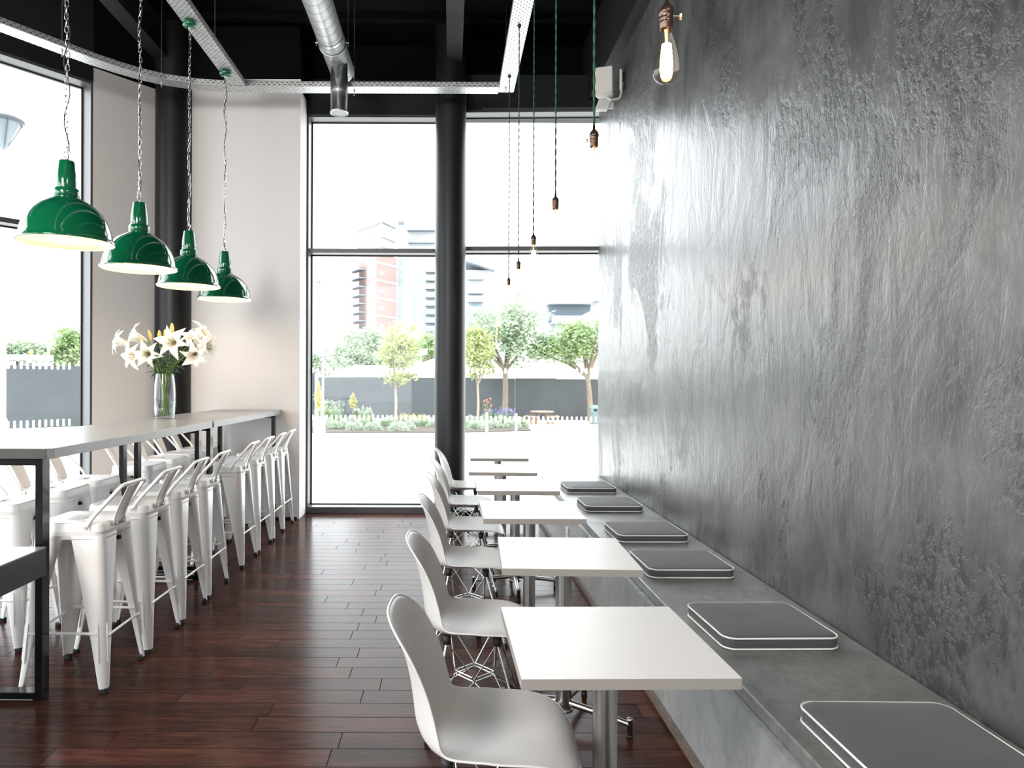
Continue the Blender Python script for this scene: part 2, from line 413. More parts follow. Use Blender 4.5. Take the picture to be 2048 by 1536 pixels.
def tag(o, label=None, cat=None, group=None, kind=None):
    if label: o['label'] = label
    if cat: o['category'] = cat
    if group: o['group'] = group
    if kind: o['kind'] = kind
    return o
def thing(name, label, cat, loc=(0, 0, 0), rz=0.0, group=None):
    o = bpy.data.objects.new(name, None); COL.objects.link(o)
    o.empty_display_size = 0.1; o.location = loc; o.rotation_euler = (0, 0, rz)
    return tag(o, label, cat, group)
def struct(name, label, cat='structure'):
    o = bpy.data.objects.new(name, None); COL.objects.link(o)
    return tag(o, label, cat, None, 'structure')
def dup(root, loc, rz=0.0, label=None, group=None):
    r = root.copy(); COL.objects.link(r); r.location = loc; r.rotation_euler = (0, 0, rz)
    if label: r['label'] = label
    if group: r['group'] = group
    kids = {root: r}
    def rec(src, dst):
        for ch in [o for o in src.children]:
            c = ch.copy(); COL.objects.link(c); c.parent = dst; rec(ch, c)
    rec(root, r)
    return r

def catmull(P, n):
    out = []; m = len(P)
    for i in range(m - 1):
        p0, p1, p2, p3 = P[max(i - 1, 0)], P[i], P[i + 1], P[min(i + 2, m - 1)]
        for k in range(n):
            t = k / n
            out.append(tuple(0.5 * ((2 * b) + (-a + c) * t + (2 * a - 5 * b + 4 * c - d) * t * t + (-a + 3 * b - 3 * c + d) * t ** 3) for a, b, c, d in zip(p0, p1, p2, p3)))
    out.append(tuple(P[-1])); return out
def rrect(hx, hy, r, n=6, cx=0, cy=0):
    out = []
    for sx, sy, a0 in ((1, 1, 0), (-1, 1, 90), (-1, -1, 180), (1, -1, 270)):
        for k in range(n + 1):
            a = math.radians(a0 + 90 * k / n)
            out.append((cx + sx * (hx - r) + r * math.cos(a), cy + sy * (hy - r) + r * math.sin(a)))
    return out
def round_path(P, r, n=5):
    P = [Vector(p) for p in P]; out = [P[0]]
    for i in range(1, len(P) - 1):
        a = (P[i - 1] - P[i]); b = (P[i + 1] - P[i]); q = min(r, a.length * 0.45, b.length * 0.45)
        A = P[i] + a.normalized() * q; B = P[i] + b.normalized() * q
        for k in range(n + 1):
            t = k / n; out.append(A * (1 - t) ** 2 + P[i] * 2 * t * (1 - t) + B * t * t)
    out.append(P[-1]); return out

# ================================================================== SETTING
XW = 1.60                                   # grey plaster wall face
D = Vector((0.613, 0.790)).normalized()     # direction of the left facade in plan
NRM = Vector((D.y, -D.x))                   # towards the room
GP = Vector((-3.687, 7.014))                # glass line of left facade
IP = GP + NRM * 0.17                        # inner face line
GZ = -0.9                                   # outside ground level
ZT, Z0 = 4.39, 0.067                        # window head, sill

f_ = M().prism([(-9, -6), (1.95, -6), (1.95, 7.95), (-1.6, 7.95), (-3.05, 7.85), (-9, 0.2)], -0.12, 0.0)
tag(f_.build('floor', MT['floor']), 'dark red-brown hardwood plank floor', 'floor', kind='structure')
tag(M().prism([(-9, -6), (1.95, -6), (1.95, 8.0), (-3.2, 8.0), (-9, 0.4)], 5.25, 5.4).build('ceiling', MT['black']),
    'black painted ceiling void', 'ceiling', kind='structure')
w = M().box((XW, -6, 0), (XW + 0.3, 7.56, 4.53))
tag(w.build('wall_right', MT['plaster']), 'distressed grey polished plaster wall', 'wall', kind='structure')
tag(M().box((XW - 0.11, -6, 4.53), (XW + 0.3, 7.95, 5.25)).build('trim_1', MT['charcoal']), 'charcoal bulkhead above grey plaster wall', 'trim', kind='structure')
# white walls
tag(M().box((-2.95, 7.43, 0), (-1.596, 7.95, 4.56)).build('wall_back', MT['white_wall']), 'white pier left of back window', 'wall', kind='structure')
def seg(t0, t1, d0, d1):
    a = IP + D * t0; b = IP + D * t1
    return [tuple(a + NRM * d0), tuple(b + NRM * d0), tuple(b + NRM * d1), tuple(a + NRM * d1)][::-1]
tag(M().prism(seg(0.02, 1.05, -0.2, 0.0), 0, 4.56).build('wall_left', MT['white_wall']), 'white pier right of left window', 'wall', kind='structure')
tag(M().box((-9, -6, 0), (-8.9, 0.15, 0.25)).box((-9, -6, 4.4), (-8.9, 0.15, 5.25)).build('wall_side', MT['white_wall']), 'white side wall with a tall opening beyond the picture', 'wall', kind='structure')
# black band over the piers and windows
tag(M().box((-3.0, 7.40, 4.56), (-1.6, 8.0, 5.25)).build('trim_2', MT['black']), 'black bulkhead above white pier', 'trim', kind='structure')
tag(M().box((-1.6, 7.75, ZT + 0.03), (0.0, 8.0, 4.80)).build('trim_3', MT['charcoal']), 'charcoal fascia above left back window', 'trim', kind='structure')
tag(M().box((0.0, 7.61, ZT + 0.03), (1.95, 8.0, 4.80)).build('trim_4', MT['charcoal']), 'charcoal fascia above right back window', 'trim', kind='structure')
tag(M().box((-1.6, 7.9, 4.80), (1.95, 8.0, 5.25)).build('trim_5', MT['black']), 'black void above the fascia', 'trim', kind='structure')
tag(M().prism(seg(-7.2, 0.02, -0.3, 0.005), ZT + 0.03, 5.25).build('trim_6', MT['charcoal']), 'charcoal fascia above left window', 'trim', kind='structure')
tag(M().prism(seg(0.02, 1.05, -0.3, 0.02), 4.56, 5.25).build('trim_7', MT['black']), 'black bulkhead above left pier', 'trim', kind='structure')
# rear wall of the room with an unglazed opening sized to let fill light in (behind the camera)
wr = M().box((-1.2, -6.1, 0), (1.9, -6, 5.25)).box((-9, -6.1, 0), (-5.2, -6, 5.25)).box((-9, -6.1, 4.4), (-1.2, -6, 5.25)).box((-9, -6.1, 0), (-1.2, -6, 0.25))
tag(wr.build('wall_rear', MT['white_wall']), 'white wall with an opening behind the viewer', 'wall', kind='structure')
# baseboards
tag(M().box((-2.95, 7.415, 0), (-1.62, 7.43, 0.02)).build('baseboard_back', MT['charcoal']), 'dark skirting strip under white pier', 'baseboard', kind='structure')

# columns and beams
def column(name, x, y, r, label):
    m = M().lathe([(r, 0.0), (r, 5.25)], 48, (x, y, 0)).lathe([(r + 0.012, 0), (r + 0.012, 0.02), (r, 0.02)], 48, (x, y, 0))
    tag(m.build(name, MT['column']), label, 'column', kind='structure')
column('column', 0.0, 7.435, 0.163, 'round charcoal column between the two back windows')
column('column', -2.93, 7.40, 0.182, 'round charcoal column in corner behind lily vase')
def beam(name, x0, x1, z, y0, y1, label):
    m = M().box((x0, y0, z), (x1, y1, z + 0.02)).box(((x0 + x1) / 2 - 0.01, y0, z + 0.02), ((x0 + x1) / 2 + 0.01, y1, z + 0.3)).box((x0, y0, z + 0.3), (x1, y1, z + 0.32))
    tag(m.build(name, MT['charcoal']), label, 'beam', kind='structure')
beam('beam', -0.045, 0.115, 4.80, -5.9, 7.9, 'charcoal steel ceiling beam meeting the middle column')
beam('beam', -3.09, -2.93, 4.80, -5.9, 7.4, 'charcoal steel ceiling beam meeting the corner column')
cb = M()
for k in range(26): cb.box((-8.8, -5.8 + k * 0.52, 5.19), (1.5, -5.72 + k * 0.52, 5.25))
tag(cb.build('trim_8', MT['black']), 'black corrugated ribs of the ceiling deck', 'trim', kind='structure')

# ------------------------------------------------------------------ windows
def frame_bar(m, a, b, z0, z1, depth, n, inset=0.0):
    """vertical-sided bar from plan point a to b, from inner face back by depth"""
    a, b = Vector(a), Vector(b)
    q = [a - n * inset, b - n * inset, b - n * depth, a - n * depth]
    m.prism([tuple(p) for p in q][::-1], z0, z1)
def window(name, a, b, n, label, markers_x=(), rows=(), sill_dark=0.067):
    """a, b: plan points of the inner face; n: unit normal towards the room"""
    a, b = Vector(a), Vector(b); d = (b - a).normalized(); L = (b - a).length
    root = struct(name, label, 'window')
    jw, dp = 0.022, 0.20
    m = M(); frame_bar(m, a, b, 0.0, Z0, dp, n); m.build('sill', MT['frame'], root)
    m = M(); frame_bar(m, a, b, ZT, ZT + 0.05, dp, n); m.build('head', MT['frame'], root)
    for p, q in ((a, a + d * jw), (b - d * jw, b)):
        m = M(); frame_bar(m, p, q, Z0, ZT, dp, n); m.build('jamb', MT['frame'], root)
    m = M(); frame_bar(m, a + d * jw, b - d * jw, 2.887, 2.934, dp, n); m.build('transom', MT['frame'], root)
    for z0, z1 in ((Z0, 2.887), (2.934, ZT)):
        g = M(); p, q = a + d * jw - n * 0.175, b - d * jw - n * 0.175
        for (u0, u1, v0, v1) in ((p, p + d * 0.014, z0, z1), (q - d * 0.014, q, z0, z1)):
            frame_bar(g, u0 + n * 0.012, u1 + n * 0.012, v0, v1, 0.02, n)
        frame_bar(g, p + n * 0.012, q + n * 0.012, z0, z0 + 0.012, 0.02, n); frame_bar(g, p + n * 0.012, q + n * 0.012, z1 - 0.012, z1, 0.02, n)
        g.build('gasket', MT['rubber'], root)
        g = M(); g.add([(p.x, p.y, z0), (q.x, q.y, z0), (q.x, q.y, z1), (p.x, p.y, z1)], [(0, 1, 2, 3)])
        g.build('pane', MT['pane'], root)
    mk = None
    for zc, hh in rows:
        for s in markers_x:
            c = a + d * s - n * 0.172
            if mk is None:
                m = M(); w_ = 0.0115
                pts = []
                for k in range(9): pts.append((w_ * math.cos(PI * k / 8), hh - w_ + w_ * math.sin(PI * k / 8)))
                for k in range(9): pts.append((-w_ * math.cos(PI * k / 8), -hh + w_ - w_ * math.sin(PI * k / 8)))
                vs = [(d.x * u, d.y * u, v) for u, v in pts] + [(d.x * u + n.x * 0.001, d.y * u + n.y * 0.001, v) for u, v in pts]
                N = len(pts)
                m.add(vs, [tuple(range(N)), tuple(range(N, 2 * N))[::-1]] + [(i, (i + 1) % N, N + (i + 1) % N, N + i) for i in range(N)])
                mk = m.build('glass_marker', MT['marker'], root); mk.location = (c.x, c.y, zc)
            else:
                o = mk.copy(); COL.objects.link(o); o.location = (c.x, c.y, zc)
    return root
nb = Vector((0, -1))
mz1 = CH - (836 - 760) * 7.93 / F; mz2 = CH + (760 - 741.5) * 7.93 / F
window('window_1', (-1.596, 7.76), (0.0, 7.76), nb, 'tall back window left of the middle column', [0.045 + 0.0526 * k for k in range(30)], [(mz1, 0.032), (mz2, 0.032)])
window('window_2', (0.0, 7.62), (1.86, 7.565), Vector((-0.0296, -0.99956)).normalized(), 'tall back window right of the middle column',
       [0.19 + 0.0526 * k for k in range(28)], [(mz1, 0.032), (mz2, 0.032)])
window('window_3', tuple(IP - D * 3.2), tuple(IP + D * 0.02), NRM, 'tall window behind the bar table', [3.2 - 0.12 - 0.0545 * k for k in range(30)], [(mz1, 0.036), (mz2 + 0.02, 0.036)])
window('window_4', tuple(IP - D * 6.9), tuple(IP - D * 3.2), NRM, 'next tall window to the left, beyond the picture')

# ================================================================== BENCH
BH, XF = 0.46, 0.98
bench = thing('bench', 'long built-in grey plaster bench along plaster wall', 'bench', (0, 0, 0))
M().box((XF, -1.5, BH - 0.045), (XW - 0.002, 7.5, BH)).build('seat_slab', MT['bench'], bench, bevel=0.006)
M().box((0.955, -1.5, 0.0), (XW - 0.002, 7.5, BH - 0.045)).build('front', MT['bench_front'], bench)
M().box((0.935, -1.5, 0.0), (0.955, 7.5, 0.035)).build('plinth_strip', MT['wood_trim'], bench)
p = at_y(1137, 1065, 1.0); so_y = F * 0.955 / (1137 - VX)
so = thing('wall_socket', 'white power socket on bench front between tables', 'socket', (0.955, so_y, 0.25))
M().box((-0.012, -0.045, -0.045), (0.0, 0.045, 0.045)).build('face_plate', MT['white_plastic'], so, bevel=0.004)
M().box((-0.016, -0.02, -0.012), (-0.012, 0.02, 0.012)).build('switch', MT['white_plastic'], so, bevel=0.002)

# cushions ----------------------------------------------------------------
def cushion_proto():
    t = thing('seat_cushion', 'x', 'cushion', group='square cushions on the bench')
    hx, hy, r, hgt = 0.222, 0.212, 0.045, 0.05
    def lp(s, z, wob=0.0):
        return [(x * s, y * s, z + wob * math.sin(9 * math.atan2(y, x) + 1.0)) for x, y in rrect(hx, hy, r, 6)]
    m = M(); m.loft([lp(0.97, 0.002), lp(1.0, 0.007), lp(1.006, 0.025), lp(1.0, hgt - 0.006), lp(0.975, hgt, 0.0008), lp(0.9, hgt + 0.003, 0.0012), lp(0.6, hgt + 0.007), lp(0.2, hgt + 0.009), lp(0.01, hgt + 0.009)])
    m.build('pad', MT['fabric'], t)
    for z in (0.006, hgt - 0.004):
        q = rrect(hx * 1.006, hy * 1.006, r, 8)
        M().ring([(x, y, z + 0.0012 * math.sin(7 * math.atan2(y, x))) for x, y in q], 0.0038, 6).build('piping', MT['piping'], t)
    tie = M().tube([(hx - 0.02, hy + 0.002, 0.012), (hx + 0.0, hy + 0.016, 0.006), (hx - 0.012, hy + 0.03, 0.004)], 0.0035, 5)
    tie.build('tie', MT['fabric'], t)
    return t
cu = cushion_proto()
CU = [(1.275, 1.91, -0.01, 'dark grey piped cushion on bench closest to viewer, cut by frame'),
      (1.262, 2.86, 0.02, 'dark grey piped bench cushion beside the nearest table'),
      (1.255, 3.815, 0.0, 'third dark grey piped cushion along the bench from viewer'),
      (1.285, 4.61, 0.01, 'fourth dark grey piped cushion along the bench from viewer'),
      (1.28, 5.63, 0.0, 'dark grey piped cushion second from the window end of bench'),
      (1.285, 6.52, 0.01, 'dark grey piped cushion at window end of the bench')]
for i, (x, y, a, lb) in enumerate(CU):
    o = cu if i == 0 else dup(cu, (x, y, BH), a, lb)
    o.location = (x, y, BH); o.rotation_euler = (0, 0, a); o['label'] = lb

# ================================================================== CAFE TABLES
TH = 0.735
def cafe_table_proto():
    t = thing('cafe_table', 'x', 'table', group='square white cafe tables')
    h = 0.277
    M().box((-h, -h, TH - 0.0015), (h, h, TH)).build('tabletop', MT['laminate'], t)
    M().box((-h, -h, TH - 0.029), (h, h, TH - 0.0015)).build('edge_band', MT['laminate_edge'], t)
    M().lathe([(0.0, TH - 0.047), (0.05, TH - 0.047), (0.09, TH - 0.037), (0.09, TH - 0.029), (0.0, TH - 0.029)], 24).build('mounting_plate', MT['iron'], t)
    M().lathe([(0.035, 0.05), (0.035, TH - 0.045)], 32).lathe([(0.0, 0.05), (0.042, 0.05), (0.042, 0.062), (0.035, 0.062)], 32).build('pedestal', MT['brushed'], t)
    for k in range(4):
        a = k * PI / 2; c, s = math.cos(a), math.sin(a)
        arm = M().tube([(c * 0.03, s * 0.03, 0.085), (c * 0.16, s * 0.16, 0.072), (c * 0.29, s * 0.29, 0.055)], [0.016, 0.014, 0.012], 10)
        o = arm.build('foot_arm', MT['brushed'], t)
        M().lathe([(0.0, 0.012), (0.012, 0.012), (0.012, 0.07), (0.014, 0.072), (0.014, 0.08), (0.0, 0.084)], 14, (c * 0.29, s * 0.29, 0)).build('end_stub', MT['brushed'], o)
        M().lathe([(0.0, 0.0), (0.013, 0.0), (0.015, 0.012), (0.0, 0.012)], 14, (c * 0.29, s * 0.29, 0)).build('glide', MT['rubber'], o)
    return t
tb = cafe_table_proto()
TB = [(0.4525, 1.751, 0.02, 'white square cafe table nearest the viewer'),
      (0.4965, 2.765, -0.035, 'white square cafe table second from the viewer'),
      (0.4605, 3.765, 0.0, 'white square cafe table third from the viewer'),
      (0.466, 4.71, 0.0, 'white square cafe table fourth from the viewer'),
      (0.4445, 5.65, -0.05, 'white square cafe table second from the back window'),
      (0.477, 6.66, -0.01, 'white square cafe table closest to the back window')]
for i, (x, y, a, lb) in enumerate(TB):
    o = tb if i == 0 else dup(tb, (0, 0, 0))
    o.location = (x, y + 0.277, 0); o.rotation_euler = (0, 0, a); o['label'] = lb
    if i == 1:
        for ch in o.children:
            if ch.name.startswith('foot_arm'): ch.rotation_euler = (0, 0, -0.47)

# ================================================================== SHELL CHAIRS
PROF = catmull([(0.262, 0.382), (0.252, 0.398), (0.215, 0.414), (0.13, 0.418), (0.03, 0.408), (-0.06, 0.402), (-0.13, 0.406), (-0.182, 0.428), (-0.211, 0.475), (-0.221, 0.54), (-0.231, 0.61), (-0.248, 0.685), (-0.268, 0.75), (-0.287, 0.792), (-0.297, 0.804)], 8)
def prof_eval():
    P = [Vector((a, 0, b)) for a, b in PROF]; L = [0.0]
    for i in range(1, len(P)): L.append(L[-1] + (P[i] - P[i - 1]).length)
    tot = L[-1]
    def ev(s):
        s = max(0.0, min(1.0, s)) * tot
        for i in range(1, len(P)):
            if L[i] >= s - 1e-9:
                t = (s - L[i - 1]) / max(1e-9, L[i] - L[i - 1]); p = P[i - 1].lerp(P[i], t)
                d = (P[min(i + 1, len(P) - 1)] - P[max(i - 2, 0)]).normalized()
                return p, Vector((d.z, 0, -d.x)) * 1.0
        return P[-1], Vector((1, 0, 0))
    return ev
EV = prof_eval()
def lerp_tab(tab, s):
    m = len(tab)
    for i in range(m - 1):
        (a, va), (b, vb) = tab[i], tab[i + 1]
        if s <= b or i == m - 2:
            t = max(0.0, min(1.0, (s - a) / (b - a)))
            s0 = (tab[i + 1][1] - tab[i - 1][1]) / (tab[i + 1][0] - tab[i - 1][0]) if i else (vb - va) / (b - a)
            s1 = (tab[i + 2][1] - va) / (tab[i + 2][0] - a) if i < m - 2 else (vb - va) / (b - a)
            h = b - a
            return va * (1 + 2 * t) * (1 - t) ** 2 + s0 * h * t * (1 - t) ** 2 + vb * t * t * (3 - 2 * t) + s1 * h * t * t * (t - 1)
    return tab[-1][1]
WT = [(0, 0.205), (0.2, 0.228), (0.42, 0.225), (0.6, 0.212), (0.8, 0.202), (1.0, 0.188)]
CT = [(0, 0.004), (0.15, 0.028), (0.33, 0.050), (0.50, 0.084), (0.65, 0.078), (0.82, 0.052), (1.0, 0.012)]
def chair_proto():
    t = thing('shell_chair', 'x', 'chair', group='grey shell chairs along the tables')
    m = M(); NU, NV = 46, 28; loops = []
    for i in range(NU + 1):
        row = []
        for j in range(NV + 1):
            v = math.sin(PI / 2 * (2 * j / NV - 1)); av = abs(v)
            c4 = 1 - math.sqrt(max(0.0, 1 - av ** 3.2))
            s0, s1 = 0.115 * c4, 1 - 0.155 * c4
            s = s0 + (s1 - s0) * i / NU
            p, n = EV(s)
            if n.z < 0 and s < 0.3: n = -n
            nn = Vector((max(n.x, 0) if s > 0.25 else n.x, 0, n.z))
            c = lerp_tab(CT, s) * av ** 2.1
            up = Vector((0, 0, 1)).lerp(Vector((1, 0, 0.25)).normalized(), min(1, max(0, (s - 0.33) / 0.28)))
            q = p + up * c
            row.append((q.x, v * lerp_tab(WT, s), q.z))
        loops.append(row)
    m.loft(loops, caps=False, closed=False)
    m.build('shell', MT['shell'], t, solid=0.006, bevel=0.0)
    # rolled rim around the shell
    rim = loops[0] + [l[-1] for l in loops[1:]] + loops[-1][::-1][1:] + [l[0] for l in loops[::-1][1:-1]]
    M().ring(rim, 0.0045, 6).build('rim', MT['shell'], t)
    wire = M()
    mounts = {(sx, sy): Vector((0.105 * sx - 0.01, 0.125 * sy, 0.392 if sx > 0 else 0.395)) for sx in (1, -1) for sy in (1, -1)}
    feet = {(sx, sy): Vector((0.195 * sx + 0.005, 0.205 * sy, 0.012)) for sx in (1, -1) for sy in (1, -1)}
    for k in mounts:
        M().tube([mounts[k] - Vector((0, 0, 0.012)), feet[k]], 0.0058, 8).build('leg', MT['chrome'], t)
        M().lathe([(0.0, -0.012), (0.012, -0.012), (0.014, 0.0), (0.010, 0.014), (0.0, 0.014)], 10, feet[k]).build('foot_cap', MT['rubber'], t)
        M().lathe([(0.0, -0.02), (0.016, -0.02), (0.018, 0.016), (0.0, 0.016)], 12, mounts[k]).build('shock_mount', MT['rubber'], t)
    zr = 0.20
    dia = [Vector((0.085, 0, zr)), Vector((0, 0.085, zr)), Vector((-0.085, 0, zr)), Vector((0, -0.085, zr))]
    for dz in (0.0, 0.014):
        w2 = M(); pts = []
        for i in range(4):
            a, b = dia[i], dia[(i + 1) % 4]
            pts += [a + Vector((0, 0, dz)), a.lerp(b, 0.12) + Vector((0, 0, dz)), a.lerp(b, 0.5) + Vector((0, 0, dz)), a.lerp(b, 0.88) + Vector((0, 0, dz))]
        w2.ring(pts, 0.0036, 6); w2.build('wire_ring', MT['chrome'], t)
    for (dv, ks) in ((dia[0], ((1, 1), (1, -1))), (dia[1], ((1, 1), (-1, 1))), (dia[2], ((-1, 1), (-1, -1))), (dia[3], ((1, -1), (-1, -1)))):
        for k in ks:
            M().tube(round_path([mounts[k] - Vector((0, 0, 0.014)), dv.lerp(mounts[k], 0.06) + Vector((0, 0, 0.01)), dv.lerp(feet[k], 0.0), feet[k] + Vector((0, 0, 0.03))], 0.02, 3), 0.0034, 6).build('brace_wire', MT['chrome'], t)
    return t
ch = chair_proto()
CHAIRS = [(0.118, 2.10, -0.06, 'light grey shell chair nearest the viewer, cut by bottom frame'),
          (0.112, 3.05, -0.05, 'light grey shell chair second from the viewer'),
          (0.115, 4.08, -0.03, 'light grey shell chair third from the viewer'),
          (0.13, 5.03, -0.03, 'light grey shell chair fourth from the viewer'),
          (0.132, 6.00, -0.02, 'light grey shell chair second from the back window'),
          (0.155, 6.90, 0.0, 'light grey shell chair closest to the back window, before the column')]
for i, (x, y, a, lb) in enumerate(CHAIRS):
    o = ch if i == 0 else dup(ch, (0, 0, 0))
    o.location = (x, y, 0); o.rotation_euler = (0, 0, a); o['label'] = lb

# ================================================================== BAR TABLES
BT = 1.16
def bar_table(y0, y1, i0, i1, label):
    L = y1 - y0
    t = thing('bar_table', label, 'table', (-2.155, (y0 + y1) / 2, 0), -0.0125, 'high concrete bar tables')
    t.location.x = -2.168 + ((y0 + y1) / 2 - 3.2) * 0.0125
    hx, hy = 0.345, L / 2 - 0.002
    c = 0.022
    q = [(-hx, -hy), (hx - c, -hy), (hx, -hy + c), (hx, hy), (-hx, hy)]
    M().prism(q, BT - 0.048, BT).build('concrete_top', MT['concrete'], t, bevel=0.002)
    M().prism([(-hx, -hy - 0.004), (hx - c - 0.001, -hy - 0.004), (hx - c - 0.001, -hy + 0.001), (-hx, -hy + 0.001)], BT - 0.047, BT - 0.002).build('shaded_end', MT['concrete_dark'], t)  # darker concrete skin: shade on the unlit end put into its colour
    for s, ins in ((-1, i0), (1, i1)):
        yc = s * (hy - ins)
        M().box((-0.295, yc - 0.03, 0.004), (0.295, yc + 0.03, 0.036)).build('floor_rail', MT['blackmetal'], t, bevel=0.002)
        M().box((-0.295, yc - 0.03, BT - 0.08), (0.295, yc + 0.03, BT - 0.05)).build('top_rail', MT['blackmetal'], t, bevel=0.002)
        for sx in (-1, 1):
            M().box((sx * 0.28 - 0.0165, yc - 0.03, 0.004), (sx * 0.28 + 0.0165, yc + 0.03, BT - 0.05)).build('leg', MT['blackmetal'], t, bevel=0.002)
        M().box((-0.25, yc - 0.025, 0.0), (0.25, yc + 0.025, 0.004)).build('floor_pad', MT['white_plastic'], t)
    return t
bar_table(3.205, 5.305, 0.042, 0.115, 'high grey concrete bar table nearer the viewer, black steel legs')
bar_table(5.310, 7.395, 0.112, 0.095, 'high grey concrete bar table against white pier, black steel legs')
lt = thing('low_table', 'low table with thick dark concrete top at left frame edge', 'table', (-2.2, 2.2, 0))
zB = 0.715
M().box((-0.36, -0.95, zB - 0.006), (0.365, 0.985, zB)).build('table_surface', MT['concrete'], lt)
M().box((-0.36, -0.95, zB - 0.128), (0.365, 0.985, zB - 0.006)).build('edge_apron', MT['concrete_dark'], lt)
for sy in (-0.8, 0.3):
    M().box((-0.3, sy - 0.03, 0.0), (0.3, sy + 0.03, 0.035)).build('foot_rail', MT['blackmetal'], lt)
    for sx in (-0.28, 0.28): M().box((sx - 0.017, sy - 0.03, 0.035), (sx + 0.017, sy + 0.03, zB - 0.128)).build('leg', MT['blackmetal'], lt)

# ================================================================== BAR STOOLS
SH = 0.79
def stool_proto():
    t = thing('bar_stool', 'x', 'stool')
    hs, hf, cr = 0.162, 0.213, 0.042
    n = 6
    def rr(h, r, z): return [(x, y, z) for x, y in rrect(h, h, r, n)]
    N = 4 * (n + 1)
    def oval(a, b, z):
        out = []
        for x, y in rrect(1, 1, 0.99, n):
            L = math.hypot(x, y); out.append((a * x / L, b * y / L, z))
        return out
    m = M()
    m.loft([oval(0.016, 0.040, SH - 0.012), oval(0.018, 0.043, SH - 0.005), oval(0.021, 0.047, SH - 0.004), rr(0.115, 0.04, SH - 0.004), rr(0.140, 0.04, SH - 0.002), rr(hs - 0.008, cr, SH), rr(hs - 0.002, cr, SH - 0.003), rr(hs, cr, SH - 0.01), rr(hs + 0.004, cr, SH - 0.042)], caps=False)
    m.loft([rr(hs + 0.0045, cr, SH - 0.042), rr(hs + 0.002, cr, SH - 0.046), rr(hs + 0.007, cr, SH - 0.078), rr(hs + 0.004, cr, SH - 0.078), rr(hs - 0.001, cr, SH - 0.03)], caps=False)
    m.build('seat', MT['stool'], t)
    ztop, zbot = SH - 0.060, 0.022
    for sx in (1, -1):
        for sy in (1, -1):
            m = M(); loops = []
            for k in range(13):
                u = k / 12; z = ztop + (zbot - ztop) * u
                h = (hs + 0.0055) + (hf - hs - 0.0055) * u
                arm = 0.112 * (1 - u) ** 1.15 + 0.036
                if u > 0.93: arm = 0.033
                r = min(0.038, arm * 0.8); th = 0.0035
                outer, inner = [], []
                outer.append((h - arm, h)); inner.append((h - arm, h - th))
                for q in range(7):
                    a = PI / 2 - PI / 2 * q / 6
                    outer.append((h - r + r * math.cos(a), h - r + r * math.sin(a)))
                    inner.append((h - r + (r - th) * math.cos(a), h - r + (r - th) * math.sin(a)))
                outer.append((h, h - arm)); inner.append((h - th, h - arm))
                poly = outer + inner[::-1]
                loops.append([(sx * x, sy * y, z) for x, y in poly])
            if sx * sy < 0: loops = [l[::-1] for l in loops]
            m.loft(loops)
            # pressed bead on the lower leg (both faces)
            for ax in (0, 1):
                pts = []
                for u in (0.58, 0.6, 0.7, 0.82, 0.84):
                    z = ztop + (zbot - ztop) * u; h = (hs + 0.0055) + (hf - hs - 0.0055) * u + 0.0005
                    off = h - 0.030
                    pts.append((sx * off, sy * h, z) if ax == 0 else (sx * h, sy * off, z))
                m.tube(pts, [0.001, 0.0045, 0.0045, 0.0045, 0.001], 6)
            leg = m.build('leg', MT['stool'], t)
            fx, fy = sx * (hf - 0.017), sy * (hf - 0.017)
            M().prism([(fx - 0.015, fy - 0.015), (fx + 0.015, fy - 0.015), (fx + 0.015, fy + 0.015), (fx - 0.015, fy + 0.015)], 0.0, 0.023).build('rubber_foot', MT['rubber'], leg, bevel=0.004)
    # foot stretchers
    zs = 0.255; u = (ztop - zs) / (ztop - zbot); h = (hs + 0.0055) + (hf - hs - 0.0055) * u - 0.006
    for i, (a, b) in enumerate((((h, -h), (h, h)), ((h, h), (-h, h)), ((-h, h), (-h, -h)), ((-h, -h), (h, -h)))):
        a, b = Vector((*a, zs + (0.02 if i % 2 else 0))), Vector((*b, zs + (0.02 if i % 2 else 0)))
        d = (b - a).normalized(); a2, b2 = a + d * 0.03, b - d * 0.03
        M().tube([a2, a2.lerp(b2, 0.09), a2.lerp(b2, 0.13), a2.lerp(b2, 0.87), a2.lerp(b2, 0.91), b2], [0.0105, 0.0105, 0.0068, 0.0068, 0.0105, 0.0105], 8).build('stretcher', MT['stool'], t)
    # cross brace under the seat
    for s in (1, -1):
        br = M().tube([(-0.150, -0.150 * s, SH - 0.125), (0.150, 0.150 * s, SH - 0.125 + 0.004 * s)], 0.0045, 6).build('cross_brace', MT['stool'], t)
        for q in (-0.11, 0.11):
            M().box((q - 0.013, q * s - 0.013, SH - 0.134), (q + 0.013, q * s + 0.013, SH - 0.116)).build('stacking_pad', MT['rubber'], br)
    # backrest
    path = round_path([(0.095, -hs - 0.010, SH - 0.018), (0.130, -hs - 0.009, SH + 0.035), (0.238, -0.128, SH + 0.168), (0.246, -0.10, SH + 0.178), (0.246, 0.10, SH + 0.178), (0.238, 0.128, SH + 0.168), (0.130, hs + 0.009, SH + 0.035), (0.095, hs + 0.010, SH - 0.018)], 0.05, 5)
    bk = M().tube(path, 0.0098, 10).build('backrest', MT['stool'], t)
    sp = M(); loops = []
    for k in range(13):
        u = k / 12
        if k < 2: x, z = hs + 0.0085, SH - 0.035 + 0.03 * k
        else:
            q = (k - 2) / 10; x = hs + 0.0085 + 0.078 * q ** 1.25; z = SH + 0.002 + 0.172 * q
        hw = 0.050 + 0.012 * u + 0.012 * (1 - u) ** 4
        loops.append([(x + 0.002, -hw, z), (x + 0.0035, -hw * 0.78, z), (x + 0.0005, -hw * 0.72, z), (x + 0.0005, hw * 0.72, z), (x + 0.0035, hw * 0.78, z), (x + 0.002, hw, z)])
    sp.loft(loops, caps=False, closed=False); sp.build('splat', MT['stool'], bk, solid=0.003)
